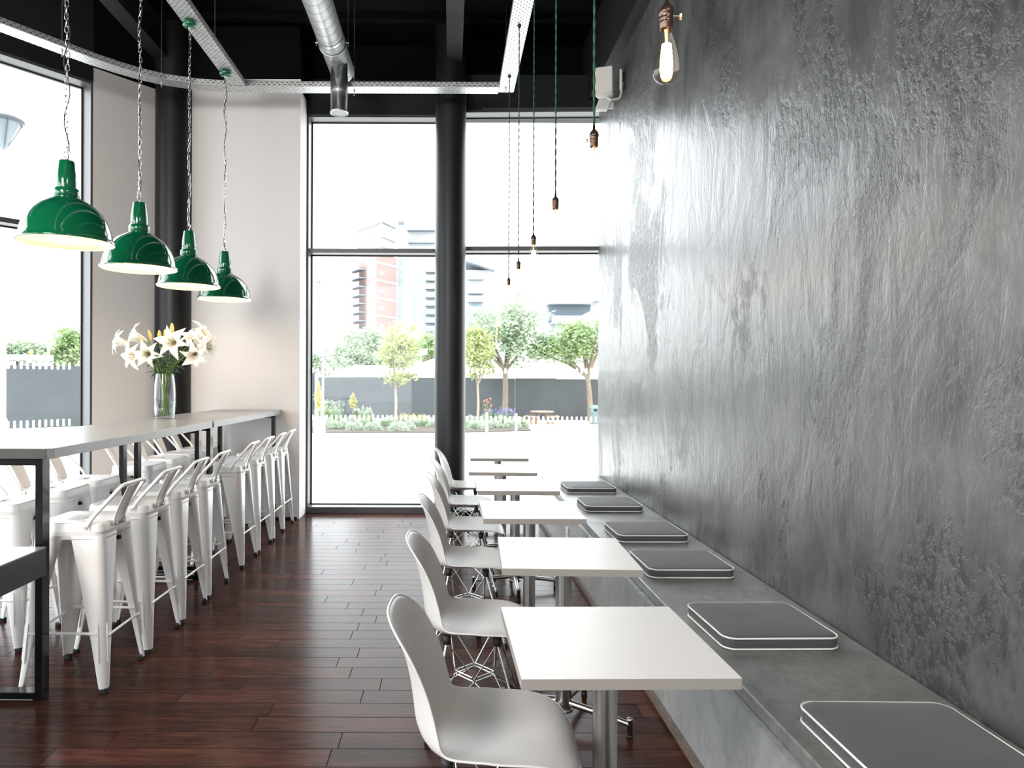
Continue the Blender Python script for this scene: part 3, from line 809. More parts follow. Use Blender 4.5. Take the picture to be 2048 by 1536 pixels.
    for y in (-0.035, 0.035):
        M().tube([(hs + 0.008, y, SH - 0.022), (hs + 0.015, y, SH - 0.022)], 0.0065, 8).build('bolt', MT['steel'], bk)
    for s in (-1, 1):
        M().box((0.078, s * (hs + 0.003) - 0.006, SH - 0.034), (0.112, s * (hs + 0.010) + 0.006, SH - 0.002)).build('bracket', MT['stool'], bk, bevel=0.004)
        M().tube([(0.095, s * (hs + 0.012), SH - 0.018), (0.095, s * (hs + 0.021), SH - 0.018)], 0.006, 8).build('bolt', MT['steel'], bk)
    return t
st = stool_proto()
YA = [3.50, 3.98, 4.45, 4.92, 5.69, 6.17, 6.62, 7.04]
LA = ['white metal bar stool closest to viewer on the aisle side of bar table',
      'white metal bar stool second from viewer on the aisle side', 'white metal bar stool third from viewer on the aisle side',
      'white metal bar stool on aisle side just before the seam of the bar tables',
      'white metal bar stool on aisle side just beyond the seam of the bar tables',
      'white metal bar stool third from the white pier on the aisle side', 'white metal bar stool second from the white pier on the aisle side',
      'white metal bar stool next to the back window on the aisle side']
YB = [3.99, 4.47, 4.89, 5.72, 6.20, 6.62, 7.02]
LB = ['white metal bar stool on window side, cut by the left frame edge', 'white metal bar stool second from left on the window side',
      'white metal bar stool third from left on the window side', 'white metal bar stool fourth from left on the window side, behind black table legs',
      'white metal bar stool third from the corner column on the window side', 'white metal bar stool second from the corner column on the window side',
      'white metal bar stool nearest the corner column on the window side']
for i, (y, lb) in enumerate(zip(YA, LA)):
    o = st if i == 0 else dup(st, (0, 0, 0))
    o.location = (-1.818 + random.uniform(-0.006, 0.006), y, 0); o.rotation_euler = (0, 0, random.uniform(-0.02, 0.02)); o['label'] = lb; o['group'] = 'white bar stools on the aisle side'
for y, lb in zip(YB, LB):
    dup(st, (-2.53, y, 0), PI + random.uniform(-0.03, 0.03), lb, 'white bar stools on the window side')

# ================================================================== CABLE TRAYS, DUCT
TZ = 4.33
def tray(path, wdt, label, rods, flange=0.05, thick=0.003):
    t = thing('cable_tray', label, 'cable tray')
    m = M(); m.uv = []
    P = [Vector(p) for p in path]; Lr = 0.0; secs = []
    for i, p in enumerate(P):
        d = (P[min(i + 1, len(P) - 1)] - P[max(i - 1, 0)]).normalized(); n = Vector((-d.y, d.x))
        if i: Lr += (P[i] - P[i - 1]).length
        secs.append((p, n, Lr))
    h = wdt / 2
    prof = [(-h, TZ + flange, 0), (-h, TZ, flange), (h, TZ, flange + wdt), (h, TZ + flange, 2 * flange + wdt)]
    for (p0, n0, l0), (p1, n1, l1) in zip(secs, secs[1:]):
        for (a, za, va), (b, zb, vb) in zip(prof, prof[1:]):
            vs = [(p0.x + n0.x * a, p0.y + n0.y * a, za), (p0.x + n0.x * b, p0.y + n0.y * b, zb), (p1.x + n1.x * b, p1.y + n1.y * b, zb), (p1.x + n1.x * a, p1.y + n1.y * a, za)]
            m.add(vs, [(0, 1, 2, 3)]); m.uv += [(l0, va), (l0, vb), (l1, vb), (l1, va)]
    m.build('channel', MT['tray'], t)
    for x, y in rods:
        r = M().tube([(x, y, TZ - 0.05), (x, y, 5.2)], 0.004, 6).lathe([(0.0, TZ - 0.012), (0.009, TZ - 0.012), (0.009, TZ - 0.001), (0.0, TZ - 0.001)], 6, (x, y, 0))
        r.build('hanger_rod', MT['steel'], t)
    return t
tray([(-2.07, 0.0), (-2.07, 3.4), (-2.07, 6.79)], 0.15, 'perforated steel cable tray above the green lamps', [(-2.115, 2.0), (-2.10, 6.22), (-2.03, 5.0)])
tray([(0.545, -0.4), (0.545, 3.4), (0.545, 6.93)], 0.15, 'perforated steel cable tray above the bare bulbs', [(0.53, 1.6), (0.53, 4.0), (0.535, 6.82)])
tray([(-5.3, 3.6), (-3.66, 5.69), (-3.23, 6.29), (-3.08, 6.46), (-2.92, 6.61), (-2.74, 6.73), (-2.47, 6.83), (-2.15, 6.88), (-1.8, 6.89), (0.466, 6.89)], 0.16, 'long perforated steel cable tray bending along the windows', [(-3.38, 6.08), (-2.78, 6.72), (-0.955, 6.90)])
sp_ = thing('loose_strip', 'pale metal strip lying on back cable tray', 'strip', (0, 0, 0))
M().box((-2.03, 6.80, TZ + 0.052), (-1.46, 6.84, TZ + 0.066)).build('strip', MT['white_plastic'], sp_)

du = thing('air_duct', 'silver spiral ventilation duct with short drop pipe', 'duct', (-1.09, 0, 4.57))
RD = 0.12
M().lathe([(0.001, 0), (RD * 0.9, 0), (RD, -0.012), (RD, -8.0)], 40).build('duct_pipe', MT['duct'], du).rotation_euler = (0, 0, 0)
dp_ = du.children[0]
dp_.data.transform(Matrix.Rotation(-PI / 2, 4, 'X'))
dp_.location = (0, 7.03, 0)
M().lathe([(RD + 0.004, 0), (RD + 0.004, 0.03)], 40).build('joint_collar', MT['galv'], du)
jc = [o for o in du.children if o.name.startswith('joint_collar')][0]
jc.data.transform(Matrix.Rotation(PI / 2, 4, 'X')); jc.location = (0, 6.28, 0)
M().lathe([(0.079, 0.02), (0.079, -0.19), (0.083, -0.19), (0.083, -0.34), (0.0815, -0.345), (0.0815, -0.52), (0.087, -0.522), (0.087, -0.542), (0.080, -0.542), (0.078, -0.50)], 32, (0.02, 6.70, 0)).build('drop_pipe', MT['galv'], du)
gr = M()
for k in range(-6, 7):
    hw = math.sqrt(max(0, 0.078 ** 2 - (k * 0.0118) ** 2))
    gr.box((0.02 + k * 0.0118 - 0.001, 6.70 - hw, -0.538), (0.02 + k * 0.0118 + 0.001, 6.70 + hw, -0.534)); gr.box((0.02 - hw, 6.70 + k * 0.0118 - 0.001, -0.538), (0.02 + hw, 6.70 + k * 0.0118 + 0.001, -0.534))
gr.build('grille', MT['galv'], du)
for yy in (6.42, 3.6):
    s_ = M(); s_.ring([((RD + 0.006) * math.cos(2 * PI * k / 32), yy, (RD + 0.006) * math.sin(2 * PI * k / 32)) for k in range(32)], 0.006, 6)
    for sx in (-1, 1): s_.tube([(sx * (RD + 0.0), yy, 0.0), (sx * (RD + 0.035), yy, 0.0)], 0.007, 6)
    b_ = s_.build('clamp_band', MT['galv'], du)
    for sx in (-1, 1): M().tube([(sx * (RD + 0.025), yy, -0.03), (sx * (RD + 0.025), yy, 0.68)], 0.004, 6).build('hanger_rod', MT['steel'], b_)

# loudspeaker
spk_c = at_y(1210, 167, 6.45)
sk = thing('loudspeaker', 'off-white loudspeaker bracketed high on the grey wall', 'speaker', (spk_c.x, spk_c.y, spk_c.z), -0.35)
m = M(); hw, hd, hh = 0.085, 0.085, 0.13
def spl(y, s, dx=0): return [(x * s + dx, y, z * s) for x, z in rrect(hw, hh, 0.018, 4)]
m.loft([spl(-hd, 0.90), spl(-hd + 0.012, 0.98), spl(-hd + 0.03, 1.0), spl(hd - 0.05, 0.92), spl(hd, 0.72)])
m.build('cabinet', MT['speaker'], sk)
m = M(); m.loft([[(x, -hd - 0.004, z) for x, z in rrect(hw * 0.86, hh * 0.88, 0.015, 4)], [(x, -hd + 0.004, z) for x, z in rrect(hw * 0.9, hh * 0.9, 0.015, 4)]]); m.build('front_grille', MT['speaker'], sk)
M().tube(round_path([(0.02, 0.0, -0.125), (0.05, 0.02, -0.15), (0.13, 0.07, -0.13), (0.15, 0.08, 0.02)], 0.03), 0.012, 8).build('bracket', MT['speaker'], sk)
M().box((0.125, 0.04, -0.05), (0.15, 0.12, 0.13)).build('wall_plate', MT['white_plastic'], sk, bevel=0.004)
wb_c = at_y(1205, 211, 6.9)
wb = thing('wall_box', 'small pale box under the loudspeaker in wall corner', 'box', (wb_c.x, 6.9, wb_c.z))
M().loft([[(-0.075, -0.03, -0.05), (0.045, -0.03, -0.05), (0.045, 0.03, -0.05), (-0.075, 0.03, -0.05)], [(-0.035, -0.03, 0.06), (0.085, -0.03, 0.06), (0.085, 0.03, 0.06), (-0.035, 0.03, 0.06)]], smooth=False).build('casing', MT['white_plastic'], wb, bevel=0.003)
M().box((0.04, -0.02, -0.03), (1.60 - wb_c.x, 0.02, 0.03)).build('wall_arm', MT['white_plastic'], wb)

# ================================================================== PENDANT LAMPS (green)
def link_chain(z0, z1, wob):
    m = M(); pitch = 0.0345; n = int((z1 - z0) / pitch)
    for i in range(n + 1):
        zc = z0 + pitch * (i + 0.5); L, Wd = 0.0155, 0.0085
        pts = []
        for k in range(14):
            a = 2 * PI * k / 14
            u = Wd * math.cos(a); v = (L if math.sin(a) > 0 else -L) * 0.55 + Wd * 1.25 * math.sin(a)
            ph = (0.3 if i % 2 else 0.3 + PI / 2)
            pts.append((u * math.cos(ph) + wob * math.sin(i * 0.55), u * math.sin(ph) + wob * math.cos(i * 0.4), zc + v))
        m.ring(pts, 0.0024, 5)
    return m
def pendant_proto():
    t = thing('pendant_lamp', 'x', 'lamp', group='green pendant lamps over the bar tables')
    out = [(0.243, 0.0), (0.2445, 0.004), (0.243, 0.012), (0.234, 0.018), (0.2315, 0.024), (0.228, 0.045), (0.219, 0.085), (0.203, 0.125), (0.178, 0.163), (0.148, 0.194), (0.114, 0.218), (0.085, 0.234), (0.066, 0.246)]
    inn = [(r - 0.004, z - 0.003 if z > 0.05 else z) for r, z in out]
    M().lathe(out, 64).build('shade', MT['green'], t)
    M().lathe(inn[::-1] , 64).build('shade_lining', MT['enamel'], t)
    M().lathe([(0.060, 0.243), (0.0655, 0.248), (0.0655, 0.285), (0.061, 0.292), (0.052, 0.293)], 40).build('collar', MT['green'], t)
    M().lathe([(0.0515, 0.291), (0.0535, 0.302), (0.0535, 0.33), (0.050, 0.37), (0.0445, 0.41), (0.0400, 0.438), (0.037, 0.445), (0.001, 0.447)], 40).build('neck', MT['green'], t)
    hk = M(); pts = [(0.0, 0, 0.445), (0.0, 0, 0.462)] + [(0.017 * math.sin(a) - 0.0, 0, 0.482 - 0.019 * math.cos(a)) for a in [PI * 2 * k / 14 for k in range(1, 12)]][::-1]
    hk.tube(round_path([(0, 0, 0.445), (0, 0, 0.462), (-0.018, 0, 0.472), (-0.016, 0, 0.496), (0.004, 0, 0.503), (0.018, 0, 0.494), (0.016, 0, 0.482)], 0.012, 4), 0.0042, 8)
    hk.build('hook', MT['chain'], t)
    top = TZ - 2.215
    link_chain(0.490, top - 0.06, 0.004).build('chain', MT['chain'], t)
    pts = [(0.011 * math.sin(k * 0.83), 0.011 * math.cos(k * 0.71), 0.45 + (top - 0.05 - 0.45) * k / 40) for k in range(41)]
    M().tube(pts, 0.0032, 6).build('flex', MT['cord_black'], t)
    M().lathe([(0.0, top - 0.047), (0.045, top - 0.045), (0.054, top - 0.036), (0.056, top - 0.002), (0.0, top - 0.002)], 28).build('ceiling_rose', MT['green'], t)
    M().ball((0, 0, top - 0.054), 0.011, 10, 6).build('rose_hook', MT['chain'], t)
    M().ball((0, 0, 0.120), 0.055, 16, 10).build('bulb', MT['lamp_bulb'], t)
    return t
pl = pendant_proto()
LP = ['green enamel pendant lamp nearest the viewer, at far left', 'second green enamel pendant lamp from the left',
      'third green enamel pendant lamp from the left', 'rightmost green enamel pendant lamp, smallest in view']
for i, (y, lb) in enumerate(zip((3.80, 4.69, 5.58, 6.47), LP)):
    o = pl if i == 0 else dup(pl, (0, 0, 0))
    o.location = (-2.085, y, 2.215); o.rotation_euler = (0, 0, i * 1.3); o['label'] = lb
    ld = bpy.data.lights.new('lamp_light', 'POINT'); ld.energy = 2.2; ld.color = (1.0, 0.78, 0.60); ld.shadow_soft_size = 0.06
    lo = bpy.data.objects.new('lamp_light', ld); COL.objects.link(lo); lo.parent = o; lo.location = (0, 0, 0.04)

# ================================================================== BARE BULB PENDANTS
def bulb_proto():
    t = thing('bulb_pendant', 'x', 'lamp', group='bare bulb pendants in a row')
    # local z=0 at top of socket cap
    M().lathe([(0.0, 0.012), (0.0055, 0.012), (0.0055, 0.0), (0.008, -0.004), (0.0115, -0.008), (0.0165, -0.014), (0.0178, -0.022), (0.0185, -0.024), (0.0185, -0.028), (0.0165, -0.030), (0.0165, -0.040), (0.0170, -0.041), (0.0170, -0.043), (0.0162, -0.044), (0.0162, -0.050), (0.0168, -0.051), (0.0168, -0.053), (0.0162, -0.054), (0.0160, -0.066), (0.0150, -0.068), (0.0135, -0.068), (0.0135, -0.05)], 32).build('socket', MT['bronze'], t)
    k_ = M().tube([(0.016, 0, -0.034), (0.033, 0, -0.034)], 0.0022, 8); k_.loft([[(0.033, y, -0.034 + z) for y, z in rrect(0.003, 0.006, 0.002, 3)], [(0.038, y, -0.034 + z) for y, z in rrect(0.003, 0.009, 0.002, 3)]])
    k_.build('switch_key', MT['brass'], t)
    gl = catmull([(0.0128, -0.062), (0.0135, -0.074), (0.017, -0.090), (0.0225, -0.112), (0.0285, -0.138), (0.0325, -0.160), (0.0335, -0.174), (0.0305, -0.188), (0.0215, -0.199), (0.010, -0.2045), (0.0008, -0.2055)], 4)
    M().lathe(gl, 32).build('bulb', MT['bulb_glass'], t)
    fl = M()
    for q in range(12):
        a0 = 2 * PI * q / 12; a1 = a0 + 0.26
        fl.tube([(0.0095 * math.cos(a0), 0.0095 * math.sin(a0), -0.106), (0.0135 * math.cos(a1), 0.0135 * math.sin(a1), -0.15), (0.0115 * math.cos(a1 + 0.26), 0.0115 * math.sin(a1 + 0.26), -0.187)], 0.0024, 5)
    fl.build('filament', MT['filament'], t)
    M().tube([(0, 0, -0.068), (0, 0, -0.085), (0, 0, -0.192)], [0.006, 0.004, 0.0012], 8).build('glass_stem', MT['enamel'], t)
    top = TZ - 2.44; c = M()
    for ph in (0, PI):
        c.tube([(0.0026 * math.cos(ph + k * 0.9), 0.0026 * math.sin(ph + k * 0.9), 0.01 + (top - 0.012) * k / 120) for k in range(121)], 0.0030, 5)
    c.build('flex', MT['cord_green'], t)
    M().lathe([(0.0, top - 0.022), (0.010, top - 0.02), (0.016, top - 0.006), (0.016, top - 0.001), (0.0, top - 0.001)], 16).build('cord_grip', MT['rubber'], t)
    return t
bp = bulb_proto()
BL = ['lit bare filament bulb pendant nearest the viewer, before grey wall', 'second bare bulb pendant from the viewer, at grey wall edge',
      'third bare bulb pendant from the viewer, against bright sky', 'fourth bare bulb pendant, crossing the window transom',
      'fifth bare bulb pendant, hanging just below transom', 'farthest and lowest bare bulb pendant, before the towers']
for i, (x, yb, lb) in enumerate(zip((1333, 1188, 1111, 1067, 1037, 1017.5), (18, 266, 389, 467, 516, 553), BL)):
    Y = 0.55 * F / (x - VX)
    o = bp if i == 0 else dup(bp, (0, 0, 0))
    pz = at_y(x, yb, Y)
    o.location = (pz.x, Y, 2.44); o['label'] = lb
    o.rotation_euler = (0, 0, [0.0, 2.2, 3.0, 1.2, 3.1, 1.5][i])

# ================================================================== VASE AND LILIES
VP = at_z(329.5, 837, BT); VP.z = BT
va = thing('glass_vase', 'tall clear glass vase of lilies on bar table', 'vase', tuple(VP))
vo = catmull([(0.066, 0.0), (0.072, 0.006), (0.080, 0.06), (0.0845, 0.13), (0.084, 0.20), (0.079, 0.28), (0.070, 0.345), (0.0675, 0.362)], 4)
vi = [(r - 0.006 if r > 0.02 else r, z) for r, z in vo if z > 0.02]
M().lathe([(0.0005, 0.0)] + vo + [(0.0655, 0.364), (0.063, 0.362)] + vi[::-1] + [(0.0005, 0.02)], 48).build('vessel', MT['vase'], va)
M().lathe([(0.0005, 0.021), (0.0665, 0.021), (0.0735, 0.06), (0.0775, 0.120), (0.0005, 0.120)], 40).build('water', MT['water'], va)

def petal_mesh(w, L, curl):
    loops = []
    for i in range(15):
        u = i / 14
        r = 0.011 + 0.030 * u + (0.058 + curl * 0.03) * u ** 2.6
        z = L * math.sin(u * (1.75 + curl * 0.45))
        hw = w * math.sin(PI * min(0.995, 0.10 + 0.90 * u ** 0.92)) ** 0.85
        loops.append([(r - 0.016 * v * v * (1 - u) - 0.004 * (1 - v * v) * u, hw * v, z + 0.006 * abs(v) * u * math.sin(u * 11 + v)) for v in (-1, -0.6, -0.2, 0.2, 0.6, 1)])
    return M().loft(loops, caps=False, closed=False)
def lily(i, base, head, facing, size, label):
    base, head, facing = Vector(base), Vector(head), Vector(facing).normalized()
    t = thing('lily', label, 'flower', tuple(VP), 0.0, 'white lilies in the vase')
    back = head - facing * 0.05
    hd = Vector((head.x, head.y, 0)).normalized()
    neck = Vector((hd.x * 0.044, hd.y * 0.044, 0.362)); mid = neck.lerp(back, 0.5) + Vector((0, 0, 0.035))
    M().tube(catmull([tuple(base), tuple(neck), tuple(mid), tuple(back - facing * 0.035 + Vector((0, 0, -0.008))), tuple(back)], 6), 0.0036, 6).build('stem', MT['stem'], t)
    rot = facing.to_track_quat('Z', 'Y').to_matrix().to_4x4()
    mw = Matrix.Translation(back) @ rot @ Matrix.Scale(size, 4)
    th = M().lathe([(0.004, -0.01), (0.012, 0.004), (0.020, 0.03), (0.030, 0.055)], 16)
    bl = th.build('blossom', MT['throat'], t); bl.data.transform(mw)
    for k in range(6):
        m = petal_mesh(0.037 if k % 2 else 0.029, 0.112, 0.9 + 0.25 * (k % 2))
        pe = m.build('petal', MT['petal'], bl); pe.data.transform(mw @ Matrix.Rotation(k * PI / 3 + i, 4, 'Z'))
    for k in range(6):
        a = k * PI / 3 + 0.4; s_ = M()
        tip = (0.026 * math.cos(a), 0.026 * math.sin(a), 0.098)
        s_.tube([(0.004 * math.cos(a), 0.004 * math.sin(a), 0.01), tip], 0.0013, 5); s_.ball(tip, 0.0045, 6, 4, 1.8)
        o = s_.build('stamen', MT['stamen'], bl); o.data.transform(mw)
    return t
def leaf_mesh(p, d, L, w, droop):
    p, d = Vector(p), Vector(d).normalized(); side = d.cross(Vector((0, 0, 1)))
    side = side.normalized() if side.length > 0.1 else Vector((1, 0, 0)); nn = side.cross(d)
    loops = []
    for i in range(9):
        u = i / 8; c = p + d * L * u + Vector((0, 0, -droop * u * u)); hw = w * math.sin(PI * min(0.97, 0.05 + 0.95 * u)) ** 0.8
        loops.append([c - side * hw + nn * hw * 0.35, c, c + side * hw + nn * hw * 0.35])
    return M().loft(loops, caps=False, closed=False)
def vpx(x, y, dy=0.0):
    q = at_y(x, y, VP.y + dy); return q - VP
FL = [(246, 686, -0.02, (-1, -0.15, 0.25), 0.95, 'white lily trumpet reaching furthest left from vase'),
      (280, 678, 0.02, (-0.75, -0.5, 0.35), 1.1, 'large white lily at upper left of bouquet'),
      (271, 712, -0.06, (-0.35, -0.9, -0.1), 0.95, 'white lily at lower left of the bouquet'),
      (297, 708, -0.09, (0.15, -0.95, -0.05), 0.95, 'white lily low in bouquet left of its stems'),
      (349, 686, -0.08, (0.05, -1.0, 0.08), 1.15, 'white lily facing straight out at bouquet middle'),
      (398, 672, 0.03, (0.85, -0.15, 0.55), 1.0, 'white lily at upper right tilting upward'),
      (407, 692, -0.02, (0.95, -0.3, -0.05), 1.05, 'white lily reaching furthest right from vase'),
      (390, 708, -0.07, (0.25, -0.85, -0.35), 1.0, 'white lily drooping at lower right of bouquet'),
      (383, 678, 0.05, (-0.1, -0.7, 0.6), 0.8, 'small white lily behind the upper right blooms')]
for i, (x, y, dy, fc, sz, lb) in enumerate(FL):
    a = i * 2.4; hd = vpx(x, y, dy)
    base = (-0.04 * math.copysign(1, hd.x) * random.uniform(0.4, 1.0), 0.03 * math.sin(a), 0.026)
    lily(i, base, hd, fc, sz, lb)
BU = [(300, 671, 0.0, (-0.25, 0, 1), 0.9, 'yellow lily bud at left among the blooms'), (319, 675, -0.04, (0.05, -0.2, 1), 1.1, 'yellow lily bud left of bouquet middle'),
      (331, 672, 0.02, (-0.1, 0, 1), 1.0, 'yellow lily bud just left of the middle bloom'), (344, 662, 0.04, (0.0, 0, 1), 1.2, 'tallest yellow lily bud at bouquet top')]
for i, (x, y, dy, fc, sz, lb) in enumerate(BU):
    hd = vpx(x, y, dy); d = Vector(fc).normalized()
    t = thing('lily_bud', lb, 'flower bud', tuple(VP), 0.0, 'yellow lily buds in the vase')
    bs = Vector((0.03 * (-1) ** i, 0.02, 0.026)); md = Vector((hd.x * 0.25, hd.y * 0.25, 0.37))
    M().tube(catmull([tuple(bs), tuple(md), tuple(hd - d * 0.05 * sz)], 6), 0.0034, 6).build('stem', MT['stem'], t)
    b = M().lathe([(0.002, -0.05), (0.010, -0.035), (0.015, -0.005), (0.0135, 0.025), (0.007, 0.048), (0.0008, 0.056)], 12).build('bud', MT['bud'], t)
    b.data.transform(Matrix.Translation(hd) @ d.to_track_quat('Z', 'Y').to_matrix().to_4x4() @ Matrix.Scale(sz, 4))
fo = thing('lily_foliage', 'dark green lily leaves and stems above the vase rim', 'foliage', tuple(VP)); 
for k in range(7):
    a = k * 0.9; top = Vector((0.13 * math.cos(a), 0.09 * math.sin(a), 0.56 + 0.06 * math.sin(k * 2.1)))
    bs = Vector((-0.035 * math.cos(a), -0.035 * math.sin(a), 0.026))
    nk = Vector((0.038 * math.cos(a), 0.038 * math.sin(a), 0.36))
    M().tube(catmull([tuple(bs), tuple(nk), tuple(top)], 5), 0.0038, 6).build('stem', MT['stem'], fo)
    for q in range(11):
        u = 0.05 + 0.95 * q / 10; p = nk.lerp(top, u) ; b = a + q * 2.4
        leaf_mesh(p, (math.cos(b), math.sin(b), random.uniform(0.0, 0.7)), random.uniform(0.08, 0.12), random.uniform(0.013, 0.019), random.uniform(0.01, 0.06)).build('leaf', MT['lily_leaf'], fo)

# ================================================================== OUTDOORS
def eg(x, y): return at_z(x, y, GZ)
def ez(y, Y, x=900): return at_y(x, y, Y).z
gm = M().box((-160, 8.0, GZ - 0.1), (160, 330, GZ)); gm.box((-160, -60, GZ - 0.1), (160, 8.0, GZ))
tag(gm.build('ground', MT['paving']), 'pale paved ground outside the windows', 'ground', kind='structure')
tag(M().prism([(3.6, 33.5), (14, 33.5), (14, 44), (3.6, 44), (3.0, 38)], GZ, GZ + 0.004).build('gravel_path', MT['sand']), 'sandy gravel around the picnic table', 'path', kind='structure')

# hoarding
def hoarding(pts, y_top_z, label):
    t = thing('hoarding', label, 'fence', (0, 0, 0))
    for (ax, ay, az), (bx, by, bz) in zip(pts, pts[1:]):
        a, b = Vector((ax, ay)), Vector((bx, by)); L = (b - a).length; d = (b - a).normalized(); n = Vector((d.y, -d.x)); k = 0; s = 0.0
        while s < L - 0.01:
            e = min(L, s + 2.44); p0, p1 = a + d * s, a + d * (e - 0.003)
            zz = az + (bz - az) * (s / L) + random.uniform(-0.03, 0.03); o_ = random.uniform(0, 0.03)
            M().prism([tuple(p0 + n * o_), tuple(p1 + n * o_), tuple(p1 + n * (o_ - 0.04)), tuple(p0 + n * (o_ - 0.04))][::-1], GZ, zz).build('hoarding_panel', MT['hoarding'], t)
            M().prism([tuple(p0 - n * 0.04), tuple(p0 + d * 0.08 - n * 0.04), tuple(p0 + d * 0.08 - n * 0.14), tuple(p0 - n * 0.14)][::-1], GZ, zz - 0.1).build('post', MT['hoarding_post'], t)
            s = e
    return t
hoarding([(-8.2, 43.5, 1.66), (13, 41.5, 1.56)], 0, 'grey site hoarding seen through the back windows')
hoarding([(-34, 24, 2.1), (-18.4, 35, 2.1), (-8.4, 43.5, 1.95)], 0, 'grey site hoarding seen through the left window')

# white marquee roofs behind the hoarding
def marquee(x0, x1, ytop, xr0, xr1, Y, label, ytop2=None, yend=None, rgt=None):
    t = thing('marquee', label, 'tent', (0, 0, 0))
    ytop2 = ytop if ytop2 is None else ytop2
    ze = 1.45; dpt = 9
    A = at_y(x0, 752, Y); B = at_y(x1, 752 if yend is None else yend, Y)
    R0 = at_y(xr0, ytop, Y + dpt / 2); R1 = at_y(xr1, ytop2, Y + dpt / 2)
    v = [(A.x, Y, ze), (B.x, Y, B.z if yend else ze), (B.x, Y + dpt, B.z if yend else ze), (A.x, Y + dpt, ze), tuple(R0), tuple(R1)]
    M().add(v, [(0, 1, 5, 4), (1, 2, 5), (2, 3, 4, 5), (3, 0, 4), (3, 2, 1, 0)]).build('canvas_roof', MT['canvas'], t)
    M().box((A.x + 0.2, Y + 0.2, GZ), (B.x - 0.2, Y + dpt - 0.2, ze)).build('side_wall', MT['canvas'], t)
marquee(632, 800, 731, 708, 772, 49, 'low white marquee roof left of middle column')
marquee(742, 905, 711, 885, 900, 61, 'taller white marquee roof beside the middle column')
marquee(925, 1215, 714, 1012, 1085, 50, 'wide white marquee roof behind the picnic table')

# ---- trees
def tree(name, px, py_base, Y, crown, trunk_r, leafm, bark, n_leaf, lsize, label, cat='tree', branches=7, group=None):
    """crown: list of (px, py, rx_px, ry_px) ellipses at depth Y"""
    b = at_y(px, py_base, Y); base = Vector((b.x, Y, GZ))
    t = thing(name, label, cat, tuple(base), 0, group)
    E = []
    for (cx, cy, rx, ry) in crown:
        c = at_y(cx, cy, Y) - base; E.append((c, rx * Y / F, ry * Y / F))
    cc = sum((e[0] for e in E), Vector()) / len(E)
    fork = Vector((cc.x * 0.15, 0, max(0.5, (cc.z - E[0][2]) * 0.75)))
    m = M().tube(catmull([(0, 0, 0), tuple(fork * 0.5 + Vector((0.04, 0, 0))), tuple(fork)], 4), [trunk_r * (1 - 0.3 * i / 8) for i in range(9)], 8)
    m.build('trunk', bark, t)
    bm = M()
    for k in range(branches):
        c, rx, ry = E[k % len(E)]
        a = k * 2.4; tip = c + Vector((rx * 0.7 * math.cos(a), rx * 0.6 * math.sin(a), ry * 0.55 * math.sin(k * 1.7)))
        q = fork.lerp(tip, 0.5) + Vector((0, 0, 0.25 * (tip - fork).length * 0.3))
        P = catmull([tuple(fork), tuple(q), tuple(tip)], 4)
        bm.tube(P, [trunk_r * 0.55 * (1 - 0.85 * i / 8) + 0.008 for i in range(9)], 6)
        for w_ in range(3):
            s0 = Vector(P[4 + w_]); e0 = s0 + Vector((random.uniform(-1, 1), random.uniform(-1, 1), random.uniform(0, 1))) * rx * 0.45
            bm.tube([s0, e0], [trunk_r * 0.18, 0.006], 5)
    bm.build('branch_frame', bark, t)
    cm = M(); rnd = random.Random(int(px * 7 + Y))
    wts = [e[1] * e[1] * e[2] for e in E]
    tw = sum(wts); clumps = []
    for (c, rx, ry), wt in zip(E, wts):
        for k in range(max(8, int(110 * wt / tw))):
            while True:
                q = Vector((rnd.uniform(-1, 1), rnd.uniform(-1, 1), rnd.uniform(-1, 1)))
                if 0.15 < q.length < 1: break
            clumps.append((c + Vector((q.x * rx, q.y * rx * 0.85, q.z * ry)), 0.36 * (rx + ry) / 2 * rnd.uniform(0.6, 1.2)))
    for k in range(n_leaf):
        c, r = rnd.choice(clumps)
        p = c + Vector((rnd.gauss(0, 0.6), rnd.gauss(0, 0.6), rnd.gauss(0, 0.45))) * r
        u = Vector((rnd.uniform(-1, 1), rnd.uniform(-1, 1), rnd.uniform(-0.6, 0.6))).normalized(); w_ = u.cross(Vector((rnd.uniform(-1, 1), rnd.uniform(-1, 1), rnd.uniform(-1, 1)))).normalized()
        s_ = lsize * rnd.uniform(0.6, 1.3)
        cm.add([p - u * s_, p - w_ * s_ * 0.45, p + u * s_, p + w_ * s_ * 0.45], [(0, 1, 2, 3)])
    cm.build('crown', leafm, t)
    return t
tree('broadleaf_tree', 1009, 838, 40.5, [(1000, 655, 62, 42), (1050, 690, 55, 38), (1045, 630, 48, 32), (970, 690, 35, 30)], 0.19, MT['leaf_pale'], MT['bark'], 5200, 0.13, 'forked broadleaf tree left of picnic table outside', branches=10)
tree('broadleaf_tree', 1181, 842, 40.6, [(1160, 690, 52, 42), (1110, 702, 52, 28), (1205, 672, 40, 42), (1145, 660, 40, 24), (1085, 690, 30, 24)], 0.19, MT['leaf_mid'], MT['bark'], 4600, 0.13, 'branching broadleaf tree behind the litter bin outside', branches=10)
tree('young_tree', 955, 836, 38.0, [(955, 700, 34, 40), (948, 670, 24, 20), (962, 740, 30, 18)], 0.08, MT['leaf_lime'], MT['bark_pale'], 2600, 0.11, 'young yellow-green tree just right of column', branches=6)
tree('young_tree', 790, 842, 37.0, [(797, 710, 38, 42), (800, 675, 34, 28), (795, 755, 40, 14)], 0.085, MT['leaf_lime'], MT['bark_pale'], 3000, 0.11, 'young yellow-green tree centred in left back window', branches=8)
tree('dense_tree', 720, 760, 66.0, [(725, 700, 48, 48), (690, 720, 40, 28), (755, 710, 34, 38)], 0.3, MT['leaf_pale'], MT['bark'], 4600, 0.22, 'dense grey-green tree behind hoarding, left of yellow-green tree')
